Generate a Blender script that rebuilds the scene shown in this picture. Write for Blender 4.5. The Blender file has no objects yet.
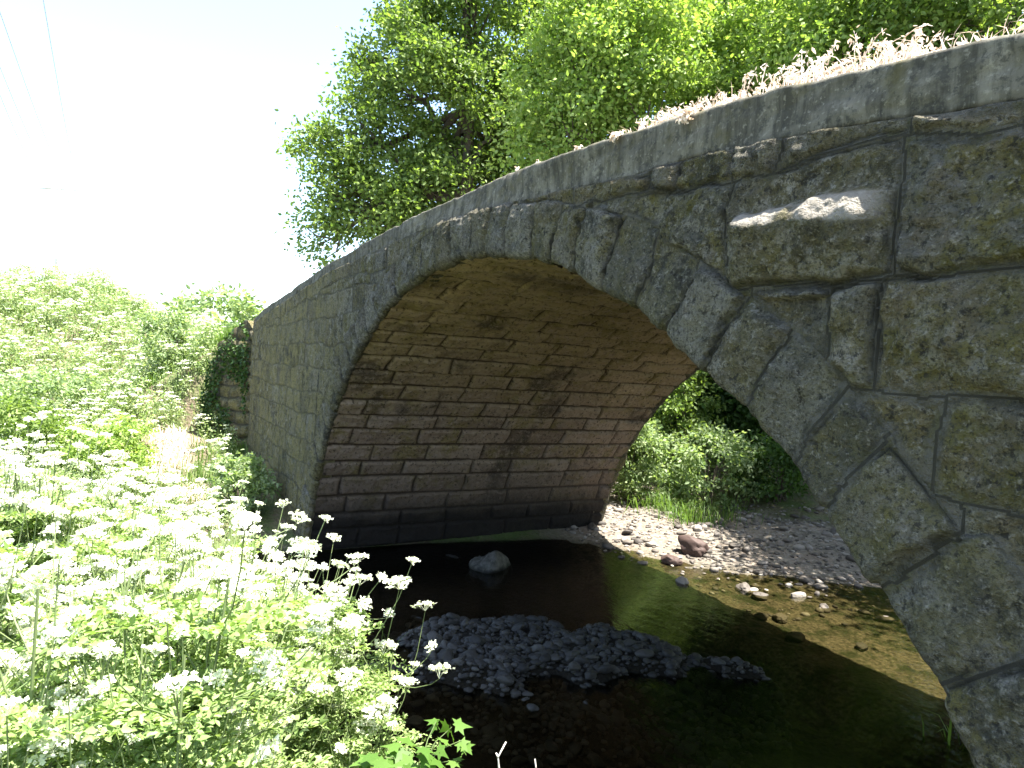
import bpy, math, random
import numpy as np
from mathutils import Vector, Matrix

random.seed(7)
RNG = np.random.default_rng(7)
SC = bpy.context.scene
COL = SC.collection

# ------------------------------------------------------------------ noise
def _hash(ix, iy, iz, seed):
    n = (ix.astype(np.int64) * 374761393 + iy.astype(np.int64) * 668265263 + iz.astype(np.int64) * 2147483647 + seed * 974711) & 0xFFFFFFFF
    n = ((n ^ (n >> 13)) * 1274126177) & 0xFFFFFFFF
    n = ((n ^ (n >> 16)) * 2246822519) & 0xFFFFFFFF
    return ((n ^ (n >> 15)) & 0xFFFFFF) / float(0xFFFFFF)

def vnoise(x, y, z=0.0, seed=0, lin=False):
    x = np.asarray(x, float); y = np.asarray(y, float) + 0 * x; z = np.asarray(z, float) + 0 * x
    ix = np.floor(x); iy = np.floor(y); iz = np.floor(z)
    fx, fy, fz = x - ix, y - iy, z - iz
    if not lin: fx = fx * fx * (3 - 2 * fx); fy = fy * fy * (3 - 2 * fy); fz = fz * fz * (3 - 2 * fz)
    r = 0
    for dx in (0, 1):
        for dy in (0, 1):
            for dz in (0, 1):
                w = (fx if dx else 1 - fx) * (fy if dy else 1 - fy) * (fz if dz else 1 - fz)
                r = r + w * _hash(ix + dx, iy + dy, iz + dz, seed)
    return r * 2 - 1

def fbm(x, y, z=0.0, o=4, seed=0, g=.5):
    a, s, r = 1., 1., 0.
    for i in range(o):
        r = r + a * vnoise(np.asarray(x) * s, np.asarray(y) * s, np.asarray(z) * s, seed + i * 17)
        a *= g; s *= 2.03
    return r

def chisel(x, y, z, seed):
    """creased, chipped rock face"""
    c, s_ = .829, .559
    u, w = c * x + s_ * y, -s_ * x + c * y
    return (.55 * vnoise(u * 3.3, w * 3.3, z * 3.3, seed, True) + .30 * vnoise(w * 7.5, u * 7.5, z * 7.5, seed + 1, True)
            - .25 * np.abs(vnoise(u * 6.1, w * 6.1, z * 6.1, seed + 2, True)) + .16 * vnoise(u * 17, w * 17, z * 17, seed + 3, True) + .10 * fbm(x * 36, y * 36, z * 36, 2, seed + 4))

def sstep(a, b, x):
    t = np.clip((x - a) / (b - a), 0, 1)
    return t * t * (3 - 2 * t)

def hsh(i, seed=0):
    return _hash(np.asarray(i, float), np.zeros_like(np.asarray(i, float)), np.zeros_like(np.asarray(i, float)), seed)

# ------------------------------------------------------------------ mesh collecting
class MB:
    def __init__(s):
        s.v = []; s.f = []; s.n = 0
    def add(s, v, faces):
        v = np.asarray(v, float).reshape(-1, 3)
        if not isinstance(faces, list): faces = [faces]
        for f in faces:
            f = np.asarray(f, np.int64)
            if f.size: s.f.append(f + s.n)
        s.v.append(v); s.n += len(v)
    def merged(s):
        return np.concatenate(s.v), s.f
    def build(s, name, mat, parent=None, smooth=False, attrs=None, link=True):
        v, fs = s.merged()
        me = bpy.data.meshes.new(name)
        me.vertices.add(len(v)); me.vertices.foreach_set('co', v.ravel())
        loops = np.concatenate([f.ravel() for f in fs])
        tot = np.concatenate([np.full(len(f), f.shape[1], np.int64) for f in fs])
        st = np.concatenate([[0], np.cumsum(tot)[:-1]])
        me.loops.add(len(loops)); me.loops.foreach_set('vertex_index', loops.astype(np.int32))
        me.polygons.add(len(tot)); me.polygons.foreach_set('loop_start', st.astype(np.int32))
        me.polygons.foreach_set('loop_total', tot.astype(np.int32))
        if smooth: me.polygons.foreach_set('use_smooth', np.ones(len(tot), bool))
        me.update(calc_edges=True)
        for k, a in (attrs or {}).items():
            at = me.attributes.new(k, 'FLOAT', 'POINT'); at.data.foreach_set('value', np.asarray(a, np.float32).ravel())
        me.materials.append(mat)
        if not link: return me
        o = bpy.data.objects.new(name, me); COL.objects.link(o)
        if parent is not None: o.parent = parent
        return o

def newobj(name, me, parent=None):
    o = bpy.data.objects.new(name, me); COL.objects.link(o)
    if parent is not None: o.parent = parent
    return o

def empty(name, loc=(0, 0, 0), rz=0., sc=1.):
    o = bpy.data.objects.new(name, None); COL.objects.link(o)
    o.location = loc; o.rotation_euler = (0, 0, rz); o.scale = (sc, sc, sc); o.empty_display_size = .2
    return o

def tag(o, label=None, cat=None, group=None, kind=None):
    if label: o['label'] = label
    if cat: o['category'] = cat
    if group: o['group'] = group
    if kind: o['kind'] = kind
    return o

def gridf(nu, nv, keep=None, flip=False):
    i = np.arange(nu - 1)[:, None] * nv + np.arange(nv - 1)[None]
    q = np.stack([i, i + nv, i + nv + 1, i + 1], -1)
    if flip: q = q[..., ::-1]
    if keep is not None: q = q[keep]
    return q.reshape(-1, 4)

def tube(mb, pts, rad, n=6, cap=True):
    pts = np.asarray(pts, float); k = len(pts)
    rad = np.broadcast_to(np.asarray(rad, float), (k,))
    t = np.gradient(pts, axis=0); t /= np.linalg.norm(t, axis=1)[:, None] + 1e-9
    up = np.array([0.31, 0.77, 0.55]);
    a = np.cross(t, up); a /= np.linalg.norm(a, axis=1)[:, None] + 1e-9
    b = np.cross(t, a)
    th = np.arange(n) * 2 * math.pi / n
    v = pts[:, None] + rad[:, None, None] * (np.cos(th)[None, :, None] * a[:, None] + np.sin(th)[None, :, None] * b[:, None])
    i = np.arange(k - 1)[:, None] * n; j = np.arange(n)[None]; j2 = (j + 1) % n
    f = np.stack([i + j, i + j2, i + n + j2, i + n + j], -1).reshape(-1, 4)
    fs = [f]
    if cap: fs += [np.arange(n)[None, ::-1], (np.arange(n) + (k - 1) * n)[None]]
    mb.add(v.reshape(-1, 3), fs)

def rand_dirs(n, rng, up=0.):
    d = rng.normal(size=(n, 3)); d[:, 2] += up
    return d / (np.linalg.norm(d, axis=1)[:, None] + 1e-9)

def leaves(mb, c, size, rng, aspect=.55, up=.6, axis=None, droop=0.):
    """pointed folded leaves: six vertices, two quads each"""
    n = len(c)
    size = np.broadcast_to(size, (n,))
    nrm = rand_dirs(n, rng, up)
    ax = rand_dirs(n, rng) if axis is None else axis + .45 * rng.normal(size=(n, 3))
    ax = ax - (ax * nrm).sum(1)[:, None] * nrm
    ax[:, 2] -= droop
    ax /= np.linalg.norm(ax, axis=1)[:, None] + 1e-9
    sd = np.cross(nrm, ax); sd /= np.linalg.norm(sd, axis=1)[:, None] + 1e-9
    L = size[:, None]; W = L * aspect * .5
    fold = nrm * W * .35
    p0 = c; p3 = c + ax * L
    m1 = c + ax * L * .36; m2 = c + ax * L * .72
    v = np.stack([p0, m1 + sd * W + fold, m2 + sd * W * .7 + fold * .7, p3, m2 - sd * W * .7 + fold * .7, m1 - sd * W + fold], 1).reshape(-1, 3)
    b = np.arange(n)[:, None] * 6
    f = np.concatenate([b + np.array([[0, 1, 2, 3]]), b + np.array([[0, 3, 4, 5]])])
    mb.add(v, f)

def blades(mb, c, h, w, rng, lean=.35):
    n = len(c); h = np.broadcast_to(h, (n,))[:, None]
    th = rng.uniform(0, 2 * math.pi, n)
    dr = np.stack([np.cos(th), np.sin(th), np.zeros(n)], 1)
    sd = np.stack([-np.sin(th), np.cos(th), np.zeros(n)], 1) * w * .5
    l = (rng.uniform(.2, 1., n) * lean)[:, None]
    up = np.array([0, 0, 1.])
    m = c + up * h * .6 + dr * h * l * .35
    t = c + up * h * (1 - .35 * l) + dr * h * l
    v = np.stack([c - sd, c + sd, m + sd * .8, m - sd * .8, t], 1).reshape(-1, 3)
    b = np.arange(n)[:, None] * 5
    mb.add(v, [b + np.array([[0, 1, 2, 3]]), b + np.array([[3, 2, 4]])])

# ------------------------------------------------------------------ camera
CAM = np.array([5.414, -2.484, 2.93]); YAW, PITCH, ROLL, FPX = 1.05739, -.02125, .05914, 691.5
_d = np.array([-math.sin(YAW) * math.cos(PITCH), math.cos(YAW) * math.cos(PITCH), math.sin(PITCH)])
_r0 = np.array([math.cos(YAW), math.sin(YAW), 0]); _u0 = np.cross(_r0, _d)
_r = math.cos(ROLL) * _r0 + math.sin(ROLL) * _u0; _u = -math.sin(ROLL) * _r0 + math.cos(ROLL) * _u0
cd = bpy.data.cameras.new('camera'); cam = bpy.data.objects.new('camera', cd); COL.objects.link(cam)
cam.matrix_world = Matrix(((_r[0], _u[0], -_d[0], CAM[0]), (_r[1], _u[1], -_d[1], CAM[1]), (_r[2], _u[2], -_d[2], CAM[2]), (0, 0, 0, 1)))
cd.sensor_width = 36; cd.lens = FPX / 1024 * 36; cd.clip_start = .05; cd.clip_end = 3000
SC.camera = cam

def P(px, py, dist):
    """world point seen in that direction at that horizontal distance (used to survey positions)"""
    v = _d * FPX + _r * (px - 512) + _u * (384 - py)
    return CAM + v / math.hypot(v[0], v[1]) * dist

def proj(p):
    q = np.asarray(p, float) - CAM; z = q @ _d
    return 512 + FPX * (q @ _r) / z, 384 - FPX * (q @ _u) / z

# ------------------------------------------------------------------ materials
def nmat(name):
    m = bpy.data.materials.new(name); m.use_nodes = True
    nt = m.node_tree; nt.nodes.clear()
    out = nt.nodes.new('ShaderNodeOutputMaterial')
    return m, nt, out

def N(nt, t, **kw):
    n = nt.nodes.new(t)
    for k, v in kw.items():
        if k in n.inputs: n.inputs[k].default_value = v
        else: setattr(n, k, v)
    return n

def noise(nt, vec, scale, detail=4, rough=.55, dist=0.):
    n = N(nt, 'ShaderNodeTexNoise', Scale=scale, Detail=detail, Roughness=rough, Distortion=dist)
    nt.links.new(vec, n.inputs['Vector'])
    return n.outputs['Fac']

def ramp(nt, fac, stops):
    n = nt.nodes.new('ShaderNodeValToRGB'); e = n.color_ramp.elements
    while len(e) < len(stops): e.new(.5)
    for i, (p, c) in enumerate(stops):
        e[i].position = p; e[i].color = (*c, 1) if not isinstance(c, (int, float)) else (c, c, c, 1)
    nt.links.new(fac, n.inputs['Fac'])
    return n.outputs['Color']

def mix(nt, fac, a, b, mode='MIX'):
    n = nt.nodes.new('ShaderNodeMix'); n.data_type = 'RGBA'; n.blend_type = mode
    for s, v in ((n.inputs[0], fac), (n.inputs[6], a), (n.inputs[7], b)):
        if hasattr(v, 'is_output'): nt.links.new(v, s)
        elif isinstance(v, (int, float)): s.default_value = v
        else: s.default_value = (*v, 1)
    return n.outputs[2]

def math_(nt, op, a, b=0., c=0.):
    n = nt.nodes.new('ShaderNodeMath'); n.operation = op
    for s, v in zip(n.inputs, (a, b, c)):
        if hasattr(v, 'is_output'): nt.links.new(v, s)
        else: s.default_value = v
    return n.outputs[0]

def attr(nt, name):
    n = nt.nodes.new('ShaderNodeAttribute'); n.attribute_name = name
    return n.outputs['Fac']

def finish(nt, out, col, rough=.9, bump=None, bstr=.3, bdist=.01, spec=.25):
    b = N(nt, 'ShaderNodeBsdfPrincipled')
    if hasattr(col, 'is_output'): nt.links.new(col, b.inputs['Base Color'])
    else: b.inputs['Base Color'].default_value = (*col, 1)
    if hasattr(rough, 'is_output'): nt.links.new(rough, b.inputs['Roughness'])
    else: b.inputs['Roughness'].default_value = rough
    b.inputs['Specular IOR Level'].default_value = spec
    if bump is not None:
        bn = N(nt, 'ShaderNodeBump', Strength=bstr, Distance=bdist)
        nt.links.new(bump, bn.inputs['Height']); nt.links.new(bn.outputs[0], b.inputs['Normal'])
    nt.links.new(b.outputs[0], out.inputs['Surface'])
    return b

def objco(nt):
    return nt.nodes.new('ShaderNodeTexCoord').outputs['Object']

def facade_material(name, greener=1., grey=0.):
    m, nt, out = nmat(name); co0 = objco(nt)
    rnd = attr(nt, 'rnd'); mor = attr(nt, 'mortar')
    cb = nt.nodes.new('ShaderNodeCombineXYZ'); r17 = math_(nt, 'MULTIPLY', rnd, 37.)
    nt.links.new(r17, cb.inputs[0]); nt.links.new(math_(nt, 'MULTIPLY', rnd, -23.), cb.inputs[1]); nt.links.new(math_(nt, 'MULTIPLY', rnd, 11.), cb.inputs[2])
    va = nt.nodes.new('ShaderNodeVectorMath'); va.operation = 'ADD'; nt.links.new(co0, va.inputs[0]); nt.links.new(cb.outputs[0], va.inputs[1]); co = va.outputs[0]
    f1 = math_(nt, 'ADD', .25, math_(nt, 'FRACT', math_(nt, 'MULTIPLY', rnd, 7.3))); f1 = math_(nt, 'MINIMUM', f1, 1.)
    f2 = math_(nt, 'ADD', .2, math_(nt, 'FRACT', math_(nt, 'MULTIPLY', rnd, 13.7))); f2 = math_(nt, 'MINIMUM', f2, 1.)
    f3 = math_(nt, 'FRACT', math_(nt, 'MULTIPLY', rnd, 19.1))
    n1 = noise(nt, co, 7, 7, .7); n2 = noise(nt, co, 42, 4, .65)
    k = (.130, .121, .094) if not grey else (.126, .121, .103)
    pal = [(.095, .09, .074), (.150, .125, .080), (.070, .068, .056), (.160, .152, .128), (.110, .095, .048), (.19, .178, .150), (.125, .116, .096)]
    if grey: pal = [(.10, .096, .082), (.14, .133, .112), (.078, .076, .066), (.158, .15, .128), (.12, .108, .08), (.18, .173, .150), (.13, .122, .103)]
    base = ramp(nt, rnd, [(i / 6.5, c) for i, c in enumerate(pal)])
    # broad colour of the stone: ochre and grey areas
    base = mix(nt, ramp(nt, noise(nt, co, 2.7, 6, .68), [(.46, 0.), (.60, .6 if not grey else .25)]), base, (.13, .102, .058))
    # moss and algae in patches
    mo = ramp(nt, noise(nt, co, 1.6, 7, .72), [(.40, 0.), (.53, .92 * greener)])
    mo2 = ramp(nt, noise(nt, co, 10, 5, .7), [(.38, .25), (.56, 1.)])
    base = mix(nt, math_(nt, 'MULTIPLY', math_(nt, 'MULTIPLY', mo, mo2), f1), base, (.085, .078, .016))
    base = mix(nt, math_(nt, 'MULTIPLY', f1, ramp(nt, noise(nt, co, 4.3, 7, .75), [(.53, 0.), (.62, .85 * greener)])), base, (.125, .110, .036))
    sx = nt.nodes.new('ShaderNodeSeparateXYZ'); nt.links.new(co0, sx.inputs[0])
    far = ramp(nt, math_(nt, 'MULTIPLY', sx.outputs['X'], -.1), [(.30, 0.), (.50, 1.)])
    lich = ramp(nt, noise(nt, co, 2.3, 6, .7), [(.40, .15), (.54, .85)])
    base = mix(nt, math_(nt, 'MULTIPLY', far, lich), base, (.205, .175, .070))
    # dark grime, pale lichen, pits
    base = mix(nt, math_(nt, 'MULTIPLY', f2, ramp(nt, noise(nt, co, 5.2, 7, .75), [(.49, 0.), (.61, .9)])), base, (.030, .030, .024))
    base = mix(nt, math_(nt, 'MULTIPLY', f3, ramp(nt, noise(nt, co, 11, 6, .75), [(.51, 0.), (.61, .85)])), base, (.235, .22, .18))
    base = mix(nt, ramp(nt, noise(nt, co, 3.4, 7, .78), [(.59, 0.), (.66, .8)]), base, (.30, .285, .24))
    base = mix(nt, ramp(nt, n2, [(.56, 0.), (.68, .65)]), base, (.27, .255, .21))
    base = mix(nt, ramp(nt, noise(nt, co, 28, 4, .7), [(.36, .85), (.44, 0.)]), base, (.022, .021, .018))
    base = mix(nt, ramp(nt, noise(nt, co, 70, 3, .7), [(.40, .6), (.48, 0.)]), base, (.03, .03, .022))
    mcol = mix(nt, n1, (.080, .076, .062), (.125, .118, .096))
    mcol = mix(nt, ramp(nt, noise(nt, co, 8, 5, .7), [(.48, 0.), (.60, .8)]), mcol, (.035, .034, .026))
    mcol = mix(nt, ramp(nt, noise(nt, co, 5, 5, .7), [(.52, 0.), (.62, .7)]), mcol, (.075, .072, .03))
    col = mix(nt, math_(nt, 'MULTIPLY', mor, .85), base, mcol)
    col = mix(nt, math_(nt, 'MULTIPLY', attr(nt, 'crack'), .75), col, (.020, .019, .015))
    col = mix(nt, attr(nt, 'sunlit_lip'), col, mix(nt, n2, (.17, .15, .115), (.38, .35, .30)))
    h = math_(nt, 'ADD', math_(nt, 'MULTIPLY', n1, 1.), math_(nt, 'ADD', math_(nt, 'MULTIPLY', n2, .5), math_(nt, 'MULTIPLY', noise(nt, co, 110, 3, .6), .2)))
    finish(nt, out, col, .92, h, 1., .075, .15)
    return m

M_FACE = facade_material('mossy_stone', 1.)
M_RING = facade_material('grey_ring_stone', .8, 1.)

def barrel_material():
    m, nt, out = nmat('barrel_sandstone'); co = objco(nt)
    rnd = attr(nt, 'rnd'); mor = attr(nt, 'mortar'); zz = attr(nt, 'height')
    n1 = noise(nt, co, 6, 6, .65); n2 = noise(nt, co, 34, 4, .6)
    base = ramp(nt, rnd, [(0, (.145, .104, .076)), (.5, (.235, .176, .132)), (1, (.33, .26, .20))])
    base = mix(nt, math_(nt, 'MULTIPLY', n1, .6), base, (.15, .11, .075))
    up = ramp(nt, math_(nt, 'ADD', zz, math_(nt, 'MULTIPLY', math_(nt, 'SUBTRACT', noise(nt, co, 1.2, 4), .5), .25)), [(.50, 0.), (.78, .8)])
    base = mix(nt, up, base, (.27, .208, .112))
    base = mix(nt, ramp(nt, noise(nt, co, 2.4, 5, .65), [(.50, 0.), (.62, .7)]), base, (.15, .12, .04))
    base = mix(nt, ramp(nt, noise(nt, co, 1.1, 4, .6), [(.57, 0.), (.68, .75)]), base, (.04, .032, .024))
    base = mix(nt, ramp(nt, n2, [(.57, 0.), (.70, .6)]), base, (.29, .235, .19))
    base = mix(nt, ramp(nt, noise(nt, co, 9, 6, .75), [(.52, 0.), (.63, .7)]), base, (.26, .205, .16))
    base = mix(nt, ramp(nt, noise(nt, co, 20, 5, .75), [(.38, .8), (.46, 0.)]), base, (.03, .023, .016))
    col = mix(nt, math_(nt, 'MULTIPLY', mor, .9), base, (.034, .024, .017))
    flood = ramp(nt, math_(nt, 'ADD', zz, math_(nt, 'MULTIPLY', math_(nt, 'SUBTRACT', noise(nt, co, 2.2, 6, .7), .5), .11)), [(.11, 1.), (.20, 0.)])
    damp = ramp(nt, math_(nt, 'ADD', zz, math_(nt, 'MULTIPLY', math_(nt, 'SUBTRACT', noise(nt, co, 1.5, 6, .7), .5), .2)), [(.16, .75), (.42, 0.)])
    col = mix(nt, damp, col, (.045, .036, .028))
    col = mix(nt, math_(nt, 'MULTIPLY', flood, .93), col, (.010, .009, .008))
    h = math_(nt, 'ADD', n1, math_(nt, 'MULTIPLY', n2, .5))
    finish(nt, out, col, .9, h, .7, .03, .2)
    return m
M_BARREL = barrel_material()

def concrete_material():
    m, nt, out = nmat('weathered_concrete'); co = objco(nt)
    mp = N(nt, 'ShaderNodeMapping'); mp.inputs['Scale'].default_value = (9, 9, .9); nt.links.new(co, mp.inputs[0])
    st = noise(nt, mp.outputs[0], 1.3, 6, .7)
    n1 = noise(nt, co, 5, 6, .65); n2 = noise(nt, co, 45, 3, .6)
    col = mix(nt, ramp(nt, n1, [(.35, 0.), (.65, 1.)]), (.070, .065, .048), (.145, .134, .102))
    col = mix(nt, ramp(nt, st, [(.44, 0.), (.60, .85)]), col, (.034, .032, .023))
    col = mix(nt, ramp(nt, noise(nt, co, 2.2, 6, .7), [(.52, 0.), (.64, .7)]), col, (.18, .168, .13))
    col = mix(nt, ramp(nt, n2, [(.58, 0.), (.68, .5)]), col, (.23, .215, .17))
    col = mix(nt, ramp(nt, noise(nt, co, 22, 5, .75), [(.38, .7), (.47, 0.)]), col, (.03, .03, .025))
    col = mix(nt, ramp(nt, noise(nt, co, 3.6, 5, .7), [(.54, 0.), (.66, .5)]), col, (.075, .066, .02))
    h = math_(nt, 'ADD', n1, math_(nt, 'MULTIPLY', n2, .35))
    finish(nt, out, col, .92, h, .5, .015, .2)
    return m
M_CONC = concrete_material()

def leaf_material(name, c1, c2, trans=.48, tcol=None, rough=.55):
    m, nt, out = nmat(name)
    g = nt.nodes.new('ShaderNodeNewGeometry')
    col = mix(nt, g.outputs['Random Per Island'], c1, c2)
    b = N(nt, 'ShaderNodeBsdfPrincipled', Roughness=rough); b.inputs['Specular IOR Level'].default_value = .35
    nt.links.new(col, b.inputs['Base Color'])
    t = N(nt, 'ShaderNodeBsdfTranslucent')
    tc = mix(nt, 1., col, tcol or (1.25, 1.35, .6), 'MULTIPLY'); nt.links.new(tc, t.inputs['Color'])
    x = N(nt, 'ShaderNodeMixShader', Fac=trans)
    nt.links.new(b.outputs[0], x.inputs[1]); nt.links.new(t.outputs[0], x.inputs[2]); nt.links.new(x.outputs[0], out.inputs['Surface'])
    return m
M_LEAF_MAIN = leaf_material('leaf_mid_green', (.085, .145, .03), (.20, .27, .07))
M_LEAF_LIME = leaf_material('leaf_lime_green', (.15, .25, .045), (.31, .39, .12))
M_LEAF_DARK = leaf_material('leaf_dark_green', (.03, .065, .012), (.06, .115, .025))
M_LEAF_SHRUB = leaf_material('leaf_shrub_green', (.12, .19, .07), (.28, .34, .18))
M_LEAF_MAPLE = leaf_material('leaf_maple', (.065, .14, .02), (.11, .20, .035))
M_PARSLEY = leaf_material('parsley_leaf', (.14, .22, .06), (.30, .38, .15), .4)
M_PARSLEY_FAR = leaf_material('parsley_leaf_far', (.18, .26, .10), (.36, .42, .22), .4)
M_STEM = leaf_material('green_stem', (.12, .17, .06), (.17, .21, .09), .1)
M_UMBEL = leaf_material('white_umbel', (.56, .62, .40), (.82, .82, .70), .3, (1., 1., .9), .8)
M_GRASS = leaf_material('grass_blade', (.06, .12, .02), (.14, .21, .05))
M_DRY = leaf_material('dry_weed', (.58, .46, .35), (.84, .76, .65), .25, (1.1, 1., .9), .8)
M_IVY = leaf_material('ivy_leaf', (.025, .055, .012), (.05, .10, .02), .2)

def bark_material():
    m, nt, out = nmat('bark'); co = objco(nt)
    n1 = noise(nt, co, 9, 5, .65)
    finish(nt, out, mix(nt, n1, (.045, .036, .028), (.12, .10, .08)), .95, n1, .8, .03, .1)
    return m
M_BARK = bark_material()
def plain(name, c1, c2, scale, rough=.9, b=.4, bd=.01, spec=.25):
    m, nt, out = nmat(name); co = objco(nt)
    n1 = noise(nt, co, scale, 6, .65)
    finish(nt, out, mix(nt, ramp(nt, n1, [(.3, 0.), (.7, 1.)]), c1, c2), rough, n1, b, bd, spec)
    return m
M_DEADWOOD = plain('bleached_twig', (.45, .42, .36), (.62, .6, .54), 40)
M_POLE = plain('weathered_pole', (.60, .58, .55), (.72, .70, .67), 8)
M_WIRE = plain('cable', (.33, .33, .34), (.40, .40, .41), 5, .6)
M_ROAD = plain('road_gravel', (.20, .19, .17), (.32, .30, .27), 4)

def pebble_material(name, a, b, c):
    m, nt, out = nmat(name); co = objco(nt)
    oi = nt.nodes.new('ShaderNodeObjectInfo'); g = nt.nodes.new('ShaderNodeNewGeometry')
    r = math_(nt, 'FRACT', math_(nt, 'ADD', oi.outputs['Random'], g.outputs['Random Per Island']))
    col = ramp(nt, r, [(0, a), (.55, b), (1, c)])
    n1 = noise(nt, co, 18, 5, .6)
    col = mix(nt, math_(nt, 'MULTIPLY', n1, .5), col, tuple(x * .45 for x in b))
    finish(nt, out, col, .7, n1, .4, .01, .4)
    return m
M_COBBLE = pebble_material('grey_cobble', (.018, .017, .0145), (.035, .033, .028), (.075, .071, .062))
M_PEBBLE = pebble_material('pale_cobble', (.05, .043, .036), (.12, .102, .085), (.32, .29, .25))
M_PINK = pebble_material('pink_boulder', (.055, .034, .027), (.065, .04, .032), (.075, .048, .04))
def boulder_material():
    m, nt, out = nmat('grey_boulder'); co = objco(nt)
    g = nt.nodes.new('ShaderNodeNewGeometry'); sx = nt.nodes.new('ShaderNodeSeparateXYZ'); nt.links.new(g.outputs['Position'], sx.inputs[0])
    n1 = noise(nt, co, 5, 6, .65)
    col = mix(nt, ramp(nt, n1, [(.38, 0.), (.62, 1.)]), (.045, .043, .035), (.105, .10, .085))
    z = math_(nt, 'ADD', sx.outputs['Z'], math_(nt, 'MULTIPLY', n1, .08))
    col = mix(nt, ramp(nt, z, [(.06, .9), (.12, 0.)]), col, (.012, .012, .008))
    finish(nt, out, col, .8, noise(nt, co, 14, 5, .7), .6, .02, .25)
    return m
M_BOULDER = boulder_material()

def terrain_material():
    m, nt, out = nmat('bank_soil'); co = objco(nt)
    grv = attr(nt, 'gravel'); wet = attr(nt, 'wet'); bare = attr(nt, 'bare')
    n1 = noise(nt, co, 1.7, 6, .65); n2 = noise(nt, co, 22, 5, .65)
    soil = mix(nt, n2, (.075, .06, .04), (.17, .135, .09))
    grass = mix(nt, n2, (.04, .065, .018), (.10, .13, .04))
    col = mix(nt, ramp(nt, n1, [(.40, 0.), (.6, 1.)]), soil, grass)
    col = mix(nt, bare, col, mix(nt, n2, (.12, .085, .06), (.26, .20, .15)))
    v = N(nt, 'ShaderNodeTexVoronoi', Scale=16.); nt.links.new(co, v.inputs['Vector'])
    pb = mix(nt, v.outputs['Color'], (.075, .062, .05), (.23, .205, .168))
    pb = mix(nt, ramp(nt, n1, [(.45, 0.), (.62, .7)]), pb, (.19, .15, .115))
    col = mix(nt, grv, col, pb)
    shade_bed = attr(nt, 'shade_bed')
    bed = mix(nt, ramp(nt, n2, [(.35, 0.), (.65, 1.)]), (.035, .030, .018), (.14, .118, .08))
    bed = mix(nt, ramp(nt, noise(nt, co, 3.4, 5, .7), [(.46, 0.), (.60, .85)]), bed, (.016, .024, .006))
    bed = mix(nt, shade_bed, bed, (.012, .010, .006))  # near-black bed from the arch downstream stands in for shade on the water
    col = mix(nt, wet, col, bed)
    h = math_(nt, 'ADD', n2, v.outputs['Distance'])
    finish(nt, out, col, .9, h, .8, .04, .2)
    return m
M_TERR = terrain_material()

def water_material():
    m, nt, out = nmat('stream_water'); co = objco(nt)
    mp = N(nt, 'ShaderNodeMapping'); mp.inputs['Rotation'].default_value = (0, 0, .5); mp.inputs['Scale'].default_value = (1.2, 2.6, 1); nt.links.new(co, mp.inputs[0])
    h = math_(nt, 'ADD', noise(nt, mp.outputs[0], 2.2, 3, .5, .4), math_(nt, 'MULTIPLY', noise(nt, mp.outputs[0], 11, 2, .5, .3), .25))
    bn = N(nt, 'ShaderNodeBump', Strength=.17, Distance=.05); nt.links.new(h, bn.inputs['Height'])
    fr = N(nt, 'ShaderNodeFresnel', IOR=1.33); nt.links.new(bn.outputs[0], fr.inputs['Normal'])
    gl = N(nt, 'ShaderNodeBsdfGlossy', Roughness=.07); gl.inputs['Color'].default_value = (1, 1, 1, 1); nt.links.new(bn.outputs[0], gl.inputs['Normal'])
    tr = N(nt, 'ShaderNodeBsdfTransparent'); tr.inputs['Color'].default_value = (.58, .56, .42, 1)
    x = N(nt, 'ShaderNodeMixShader'); nt.links.new(fr.outputs[0], x.inputs[0]); nt.links.new(tr.outputs[0], x.inputs[1]); nt.links.new(gl.outputs[0], x.inputs[2])
    nt.links.new(x.outputs[0], out.inputs['Surface'])
    return m
M_WATER = water_material()

# ------------------------------------------------------------------ bridge geometry
AX, AB, AZ = 5.2, 4.988, -1.118          # intrados ellipse: half width, rise, centre height
DEP = 5.48
XL, XR = -10.7, 12.4
_tx = np.array([-15., -11.3, -9.79, -4.41, -1.6, .1, .63, 1.47, 2.12, 2.77, 3.65, 4.22, 6., 9., 13.])
_tz = np.array([3.2, 3.66, 3.855, 4.286, 4.408, 4.43, 4.425, 4.395, 4.337, 4.316, 4.22, 4.124, 3.90, 3.55, 3.0])
def ztop(x): 
    x = np.asarray(x, float)
    return (np.interp(x - .35, _tx, _tz) + np.interp(x, _tx, _tz) * 2 + np.interp(x + .35, _tx, _tz)) / 4
def zbot(x):
    return ztop(x) - np.interp(x, [-11, -4.4, -1.5, 0, 1.2, 2.4, 4.2, 9], [.14, .145, .19, .22, .265, .26, .24, .22])
def ell(t, off=0.):
    """point and outward normal of the intrados at parameter t, moved off outward"""
    x, z = AX * np.cos(t), AZ + AB * np.sin(t)
    nx, nz = np.cos(t) / AX, np.sin(t) / AB
    l = np.hypot(nx, nz); nx, nz = nx / l, nz / l
    return x + nx * off, z + nz * off, nx, nz
TT = np.linspace(math.radians(5), math.radians(175), 4000)
_ex, _ez, _, _ = ell(TT)
SS = np.concatenate([[0], np.cumsum(np.hypot(np.diff(_ex), np.diff(_ez)))])       # arc length from the right springing
def t_of_s(s): return np.interp(s, SS, TT)
def s_of_t(t): return np.interp(t, TT, SS)
def s_of_x(x): return np.interp(-x, -_ex, SS)
def ring_base(s):
    t = t_of_s(s); return np.interp(np.degrees(t), [5, 38, 60, 90, 120, 150, 175], [.36, .40, .42, .33, .36, .42, .42])

bridge = tag(empty('stone_arch_bridge', (0, 0, 0)), 'old grey stone arch bridge of mossy rough blocks spanning the dark stream', 'bridge')

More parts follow.
